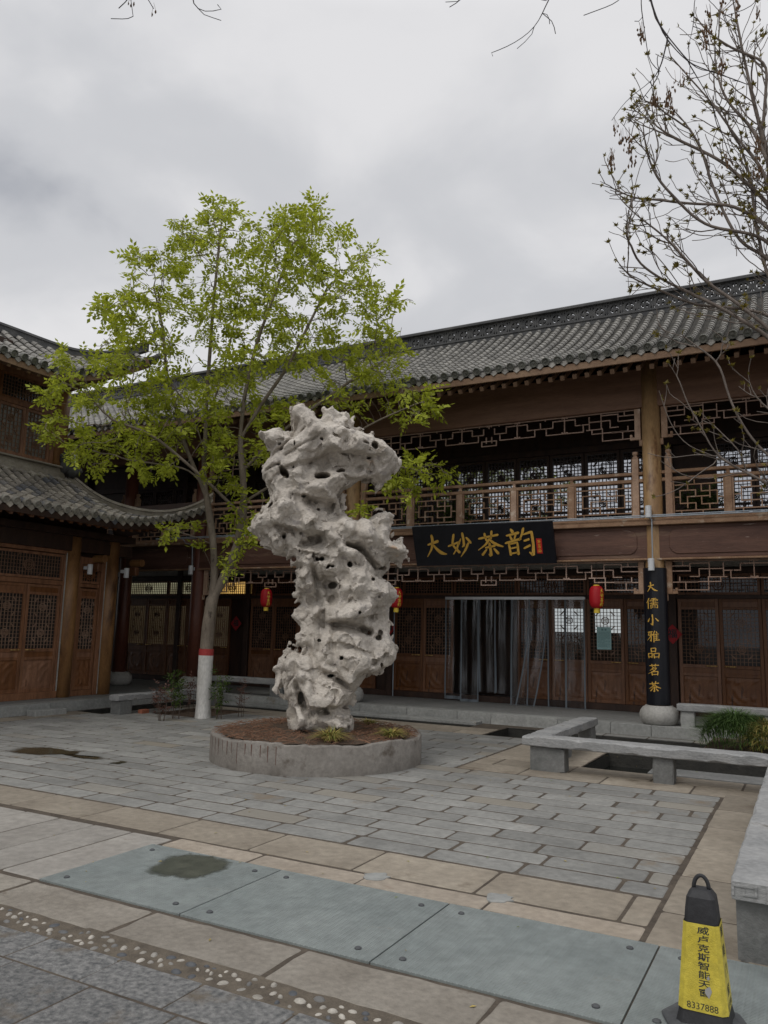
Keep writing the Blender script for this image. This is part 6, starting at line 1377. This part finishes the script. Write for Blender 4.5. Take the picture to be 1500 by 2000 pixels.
# --- bare tree with opening buds, standing in the planting bed at the right
M['budding_bark'] = pm('budding_tree_bark', (.11, .09, .077), (.215, .18, .155), 6, .85, .3)
DB = 12.6
BT = thing('budding_tree', 'bare branching tree with opening leaf buds reaching in from the right', 'tree', (.62, 12.75, .05))
tb = np.array([.62, 12.75, .05]); t1 = at_dist(1556, 1000, 12.6); t2 = at_dist(1550, 760, 12.5); t3 = at_dist(1540, 560, 12.4); t4 = at_dist(1505, 330, 12.3); t5 = at_dist(1470, 190, 12.2); t6 = at_dist(1450, 100, 12.1); t7 = at_dist(1428, -20, 12.1)
def limb(L_, d0, d1): return [at_dist(x, y, d0+(d1-d0)*i/(len(L_)-1)) for i, (x, y) in enumerate(L_)]
bl = [[tb, (tb+t1)/2+np.array([.05, 0, 0]), t1, t2, t3, t4, t5, t6, t7],
 limb([(1545,520),(1500,440),(1430,399),(1355,399),(1280,390),(1229,387),(1199,366),(1156,358)], 12.4, 11.6),
 limb([(1535,470),(1500,396),(1415,318),(1370,294),(1316,270),(1268,237),(1241,207)], 12.4, 11.7),
 limb([(1520,420),(1490,330),(1440,270),(1390,200),(1345,150),(1310,110)], 12.3, 11.9),
 limb([(1545,540),(1500,468),(1466,456),(1385,444),(1349,420),(1322,390),(1286,354),(1262,300),(1256,246)], 12.4, 11.5),
 limb([(1550,700),(1500,640),(1430,585),(1379,552),(1340,507),(1295,459),(1238,417),(1202,378)], 12.5, 11.6),
 limb([(1550,730),(1500,655),(1400,597),(1292,546),(1241,510),(1232,471),(1223,462)], 12.5, 11.5),
 limb([(1548,640),(1490,610),(1430,600),(1358,597),(1310,576),(1262,555),(1229,543),(1202,507),(1190,474)], 12.5, 11.7),
 limb([(1540,560),(1500,500),(1450,480),(1420,430),(1390,360),(1370,290),(1340,240),(1300,200)], 12.4, 11.9),
 limb([(1505,330),(1470,250),(1420,200),(1400,150),(1394,84)], 12.2, 11.9), limb([(1490,250),(1500,120),(1430,96),(1380,60)], 12.2, 11.9),
 limb([(1540,600),(1495,530),(1475,430),(1465,340),(1440,270)], 12.4, 12.2),
 limb([(1555,985),(1500,945),(1453,920),(1408,898),(1388,875),(1374,841),(1341,787),(1325,735),(1305,709)], 12.6, 11.9),
 limb([(1556,930),(1500,891),(1464,853),(1438,808),(1422,772),(1406,708),(1352,670),(1327,650)], 12.6, 12.2),
 limb([(1408,898),(1395,889),(1341,873),(1309,830),(1296,790),(1287,763)], 12.3, 12.1), limb([(1408,898),(1370,920),(1335,950),(1305,968),(1280,970)], 12.3, 12.0),
 limb([(1453,920),(1458,895),(1438,873),(1395,832),(1370,807)], 12.4, 12.1), limb([(1556,840),(1500,798),(1478,783),(1456,735),(1467,700)], 12.6, 12.3), limb([(1395,889),(1350,885),(1310,900),(1265,885)], 12.2, 12.0),
 limb([(1438,808),(1460,828),(1500,826)], 12.4, 12.5), limb([(1453,920),(1400,935),(1340,935),(1290,900)], 12.4, 12.1), limb([(1406,708),(1410,680),(1412,660)], 12.3, 12.3), limb([(1325,735),(1323,700),(1325,690)], 12.0, 12.0)]
sk, skp = skeleton(bl, .11); sk = [np.array(p) for p in sk]; n0 = len(sk)
kidc = np.zeros(n0, int)
def topx(P): v = P-CAM; w = v@FW; return 750+FPX*(v@RT)/w, 1000-FPX*(v@UP)/w
def twig(i, d, ln, depth):
    n_ = max(2, int(ln/.085)); p, k = sk[i], i; d = d/np.linalg.norm(d)
    for s in range(n_):
        d = d+rng.normal(0, .13, 3)+np.array([-.02, -.01, .05]); d /= np.linalg.norm(d); p = p+d*.085
        xp, yp = topx(p)
        if xp < np.interp(yp, [0, 120, 250, 330, 480, 560, 620, 700, 1000], [1262, 1245, 1205, 1165, 1190, 1220, 1270, 1290, 1270]): return
        sk.append(p); skp.append(k); k = len(sk)-1
        if depth < 2 and random.random() < .2: twig(k, d+rng.normal(0, .75, 3)+np.array([0, 0, .2]), ln*random.uniform(.35, .6), depth+1)
for i in range(25, n0):
    if skp[i] < 0: continue
    z_ = sk[i][2]; pr = .7 if z_ > 6 else .3
    if sk[i][0] < .45 and random.random() < pr:
        d = sk[i]-sk[skp[i]]; d = d/np.linalg.norm(d); s = rng.normal(0, 1, 3); s -= d*(s@d); s /= np.linalg.norm(s); twig(i, d*.9+s*.7+np.array([-.12, 0, .15]), random.uniform(.2, 1.0) if z_ > 6 else random.uniform(.12, .45), 0)
_, rad, kids = tree_mesh(sk, skp, tip=.0055, expo=2.6)
bole = rad[3]; radS = np.array([r*(.15/bole)**np.clip((r-.012)/(bole-.012), 0, 1) for r in rad]); g = MB(); chains(sk, skp, radS, g, kids)
g.build('trunk', M['budding_bark'], BT, smooth=True)
P_, dirs = [], []
for i in range(25, len(sk)):
    d = sk[i]-sk[skp[i]] if skp[i] >= 0 else np.array([0, 0, 1.0])
    if not kids[i] and random.random() < .5:
        for k in range(random.choice((3, 4, 5, 6, 7))): P_.append(sk[i]); dirs.append(d/np.linalg.norm(d)*.8+rng.normal(0, .55, 3)+(0, 0, .25))
    elif radS[i] < .012 and random.random() < .07:
        for k in range(2): P_.append(sk[i]); dirs.append(d/np.linalg.norm(d)*.5+rng.normal(0, .6, 3)+(0, 0, .2))
P_, dirs = np.array(P_), np.array(dirs); T = np.array([[[0, 0, 0], [.04, -.018, .004], [.10, 0, -.012], [.04, .018, .004]], [[0, 0, 0], [.03, .012, .0], [.06, .04, .0], [.025, .03, .004]], [[0, 0, 0], [.025, -.03, 0], [.06, -.042, 0], [.03, -.012, .004]]])
quads_obj('bud_leaves', place_leaves(T, P_, rand_rots(dirs, rng.uniform(-1.5, 1.5, len(P_))), rng.uniform(.4, 1.0, len(P_))), M['bud'], BT)
# --- dark overhanging tree with old seed clusters, its trunk behind the right-hand bench
OT = thing('overhanging_tree', 'dark leafless branches with hanging brown seed clusters drooping in from above', 'tree', (3.4, 5.2, 0))
q0 = np.array([3.4, 5.2, -.05]); q1 = np.array([3.3, 5.2, 4.5]); q2 = np.array([2.9, 5.5, 8.2]); q3 = np.array([1.6, 6.3, 9.9])
ol = [[q0, q1, q2, q3, at_dist(1420, -260, 7.4), at_dist(1300, -160, 7.2)], [at_dist(1300, -160, 7.2), at_dist(1262, -60, 7.0)]+limb([(1270,0),(1287,50),(1305,72),(1340,115),(1365,140),(1400,139)], 7, 6.8),
 limb([(1305,72),(1298,100),(1292,130),(1275,160),(1240,180),(1215,205),(1195,235)], 6.9, 6.7), limb([(1292,130),(1280,165),(1252,195),(1235,215),(1228,240)], 6.8, 6.7), limb([(1262,-60),(1250,0),(1256,40),(1263,90),(1268,125),(1290,140)], 6.9, 6.8),
 [at_dist(1420, -260, 7.4)]+limb([(1400,-90),(1355,-5),(1356,40),(1350,70),(1343,95)], 7.2, 7.0), limb([(1356,40),(1372,60),(1385,90)], 7, 7), limb([(1340,115),(1385,190),(1410,260),(1430,320)], 6.9, 7), limb([(1287,50),(1300,75),(1345,125),(1420,150),(1460,165)], 7, 7.1),
 [q3, at_dist(1480, -200, 7.2), at_dist(1500, -60, 7.0), at_dist(1480, 10, 7), at_dist(1440, 25, 7), at_dist(1420, 30, 7)],
 [at_dist(1300, -160, 7.2), at_dist(1150, -190, 6.6), at_dist(900, -200, 6.2), at_dist(600, -170, 6.0), at_dist(320, -120, 6.0)],
 [at_dist(1150, -190, 6.6), at_dist(1110, -60, 6.5)]+limb([(1070,0),(1050,50),(1020,75),(985,95),(960,103)], 6.4, 6.4), limb([(1050,50),(1040,75),(1010,95)], 6.4, 6.4), [at_dist(1010, -195, 6.4), at_dist(930, -70, 6.3)]+limb([(905,2),(878,14)], 6.3, 6.3), limb([(1070,30),(1088,52),(1085,66)], 6.4, 6.4),
 [at_dist(1300, -160, 7.2), at_dist(1240, -50, 6.8)]+limb([(1210,5),(1180,15),(1140,30)], 6.7, 6.6),
 [at_dist(600, -170, 6.0), at_dist(400, -70, 6.0)]+limb([(368,2),(382,22),(400,28),(432,18)], 6, 6), limb([(382,22),(405,32),(432,40)], 6, 6), [at_dist(320, -120, 6.0), at_dist(270, -40, 6), at_dist(255, 0, 6), at_dist(232, 16, 6)], [at_dist(270, -40, 6), at_dist(287, 0, 6), at_dist(300, 17, 6)], [at_dist(255, -5, 6), at_dist(260, 32, 6)], limb([(905,2),(890,3),(870,4)], 6.3, 6.3)]
sk, skp = skeleton(ol, .07); sk = [np.array(p) for p in sk]; n0 = len(sk)
for i in range(60, n0):
    if random.random() < .10:
        d = rng.normal(0, 1, 3)+(0, 0, -.3); d /= np.linalg.norm(d); p = sk[i]; k = i
        for s in range(random.randint(1, 4)): d = d+rng.normal(0, .3, 3); d /= np.linalg.norm(d); p = p+d*.045; sk.append(p); skp.append(k); k = len(sk)-1
_, rad, kids = tree_mesh(sk, skp, tip=.0035, expo=2.7); bole = rad[3]; radS = np.array([r*(.16/bole)**np.clip((r-.012)/(bole-.012), 0, 1) for r in rad]); g = MB(); chains(sk, skp, radS, g, kids)
g.build('trunk', M['dark_twig'], OT, smooth=True)
for x, y, d, n_, l_ in ((1252, 50, 6.9, 16, 26), (1258, 62, 6.9, 8, 20), (1378, 50, 7, 34, 45), (1384, 20, 7, 20, 40), (1410, 120, 7, 26, 24), (1280, 186, 6.8, 30, 22), (1305, 175, 6.8, 34, 34), (1318, 150, 6.8, 8, 26), (1332, 140, 6.8, 8, 26), (1310, 200, 6.8, 18, 20), (1200, 240, 6.7, 12, 26), (1212, 262, 6.7, 10, 20), (1228, 262, 6.7, 26, 34), (1193, 300, 6.7, 24, 28), (1235, 300, 6.7, 14, 26), (1480, 270, 7.1, 30, 40), (1480, 320, 7.1, 20, 30), (1422, 300, 7, 14, 26), (1385, 405, 7, 10, 22), (1405, 400, 7, 6, 22), (1440, 0, 7, 14, 30), (1410, 0, 7, 8, 24), (1480, 18, 7, 10, 24), (258, 0, 6, 4, 10), (300, 17, 6, 3, 12)):
    g = MB()
    for k in range(int(n_*.95)):
        xx, yy = x+random.gauss(0, 4.5), y+random.uniform(0, l_); p = at_dist(xx, yy, d+random.gauss(0, .04)); h = random.uniform(.022, .042); w = random.uniform(.006, .010)
        g.tube([p, p-np.array([random.uniform(-.005, .005), 0, h*.5]), p-np.array([0, 0, h])], [w*.4, w, w*.3], 5, True)
        if random.random() < .3: g.tube([p, at_dist(x+random.gauss(0, 3), y-random.uniform(4, 14), d)], .0014, 3, False)
    g.build('seed_cluster', M['pod'], OT)

# --- shrubs in the tree pit, pot plants on the balcony
def shrub(px_, py0, py1, d, n_, mat, label, spread=.22, leafsz=.5, group='shrubs round the tree pit'):
    b = at_dist(px_, py0, d); b[2] = -.05; top = at_dist(px_, py1, d)[2]; root = thing('shrub', label, 'shrub', tuple(b), group); g = MB(); P_, dirs = [], []
    for k in range(n_):
        a = random.uniform(0, 2*pi); h = (top-b[2])*random.uniform(.6, 1); e = b+np.array([spread*cos(a)*random.random(), spread*sin(a)*random.random(), h]); st_ = b+np.array([.06*cos(a), .06*sin(a), 0]); mid = (st_+e)/2+rng.normal(0, .03, 3); pth = smooth_path([st_, mid, e], .08); g.tube(pth, list(np.linspace(.008, .003, len(pth))), 4, False)
        for q in pth[int(len(pth)*.45):]:
            for r_ in range(2): P_.append(q); dirs.append(rng.normal(0, .7, 3)+(0, 0, .25))
    g.build('stems', M['twig'], root); P_, dirs = np.array(P_), np.array(dirs); T = leaf_template(3, .08, .03, .13, .3, 4)
    quads_obj('leaves', place_leaves(T, P_, rand_rots(dirs, rng.uniform(-.9, .9, len(P_))), rng.uniform(.7, 1.2, len(P_))*leafsz*2), mat, root)
shrub(345, 1390, 1305, 15.5, 6, M['leaf_dark'], 'green upright shrub just left of the whitewashed trunk', .16)
shrub(318, 1388, 1335, 15.2, 8, M['leaf_red'], 'reddish leafy shrub at the left end of the tree pit', .16, .4)
shrub(428, 1395, 1308, 15.4, 5, M['leaf_dark'], 'thin green shrub just right of the whitewashed trunk', .18)
shrub(470, 1390, 1320, 15.8, 4, M['leaf_red'], 'sparse twiggy shrub at the right end of the tree pit', .12, .35)
shrub(372, 1390, 1310, 16.0, 3, M['leaf_red'], 'dark reddish shrub behind the trunk', .16, .4)
def pot(x, y, label):
    root = thing('potted_plant', label, 'plant', (x, y, 3.8), 'pot plants on the balcony'); MB().lathe([(.09, 0), (.14, .2), (.15, .24), (.12, .25)], (x, y, 3.805), 16).build('pot', M['brick'], root)
    g = MB(); P_ = np.tile([x, y, 4.2], (90, 1))+rng.normal(0, .05, (90, 3)); d = rng.normal(0, .8, (90, 3))+(0, 0, .9); quads_obj('leaves', place_leaves(leaf_template(6, .10, .03, .42, .9, 9), P_, rand_rots(d, rng.uniform(-.5, .5, 90)), rng.uniform(.7, 1.3, 90)), M['leaf_dark'], root)
    MB().tube([(x, y, 4.0), (x, y, 4.3)], .02, 6).build('stem', M['twig'], root)
pot(-6.75, 15.7, 'fern-like pot plant on the balcony above the left half of the name board'); pot(-1.75, 15.6, 'fern-like pot plant on the balcony just right of the tall column')
# a few fallen yellow leaves and twigs on the paving
g = MB()
for k in range(130):
    x, y = random.uniform(-11.5, -1), random.uniform(3.2, 12); a = random.uniform(0, pi); l = random.uniform(.008, .022); z = .0045 if not (3.8 < y < 4.9 and x > -4.6) else .0125
    g.add([(x-l*cos(a), y-l*sin(a), z), (x+l*.4*sin(a), y-l*.4*cos(a), z+.003), (x+l*cos(a), y+l*sin(a), z+.001), (x-l*.4*sin(a), y+l*.4*cos(a), z+.003)], [(0, 1, 2, 3)])
tag(g.build('fallen_leaves', M['dry_grass']), 'tiny yellow fallen leaves scattered on the paving', 'leaf litter', kind='stuff')
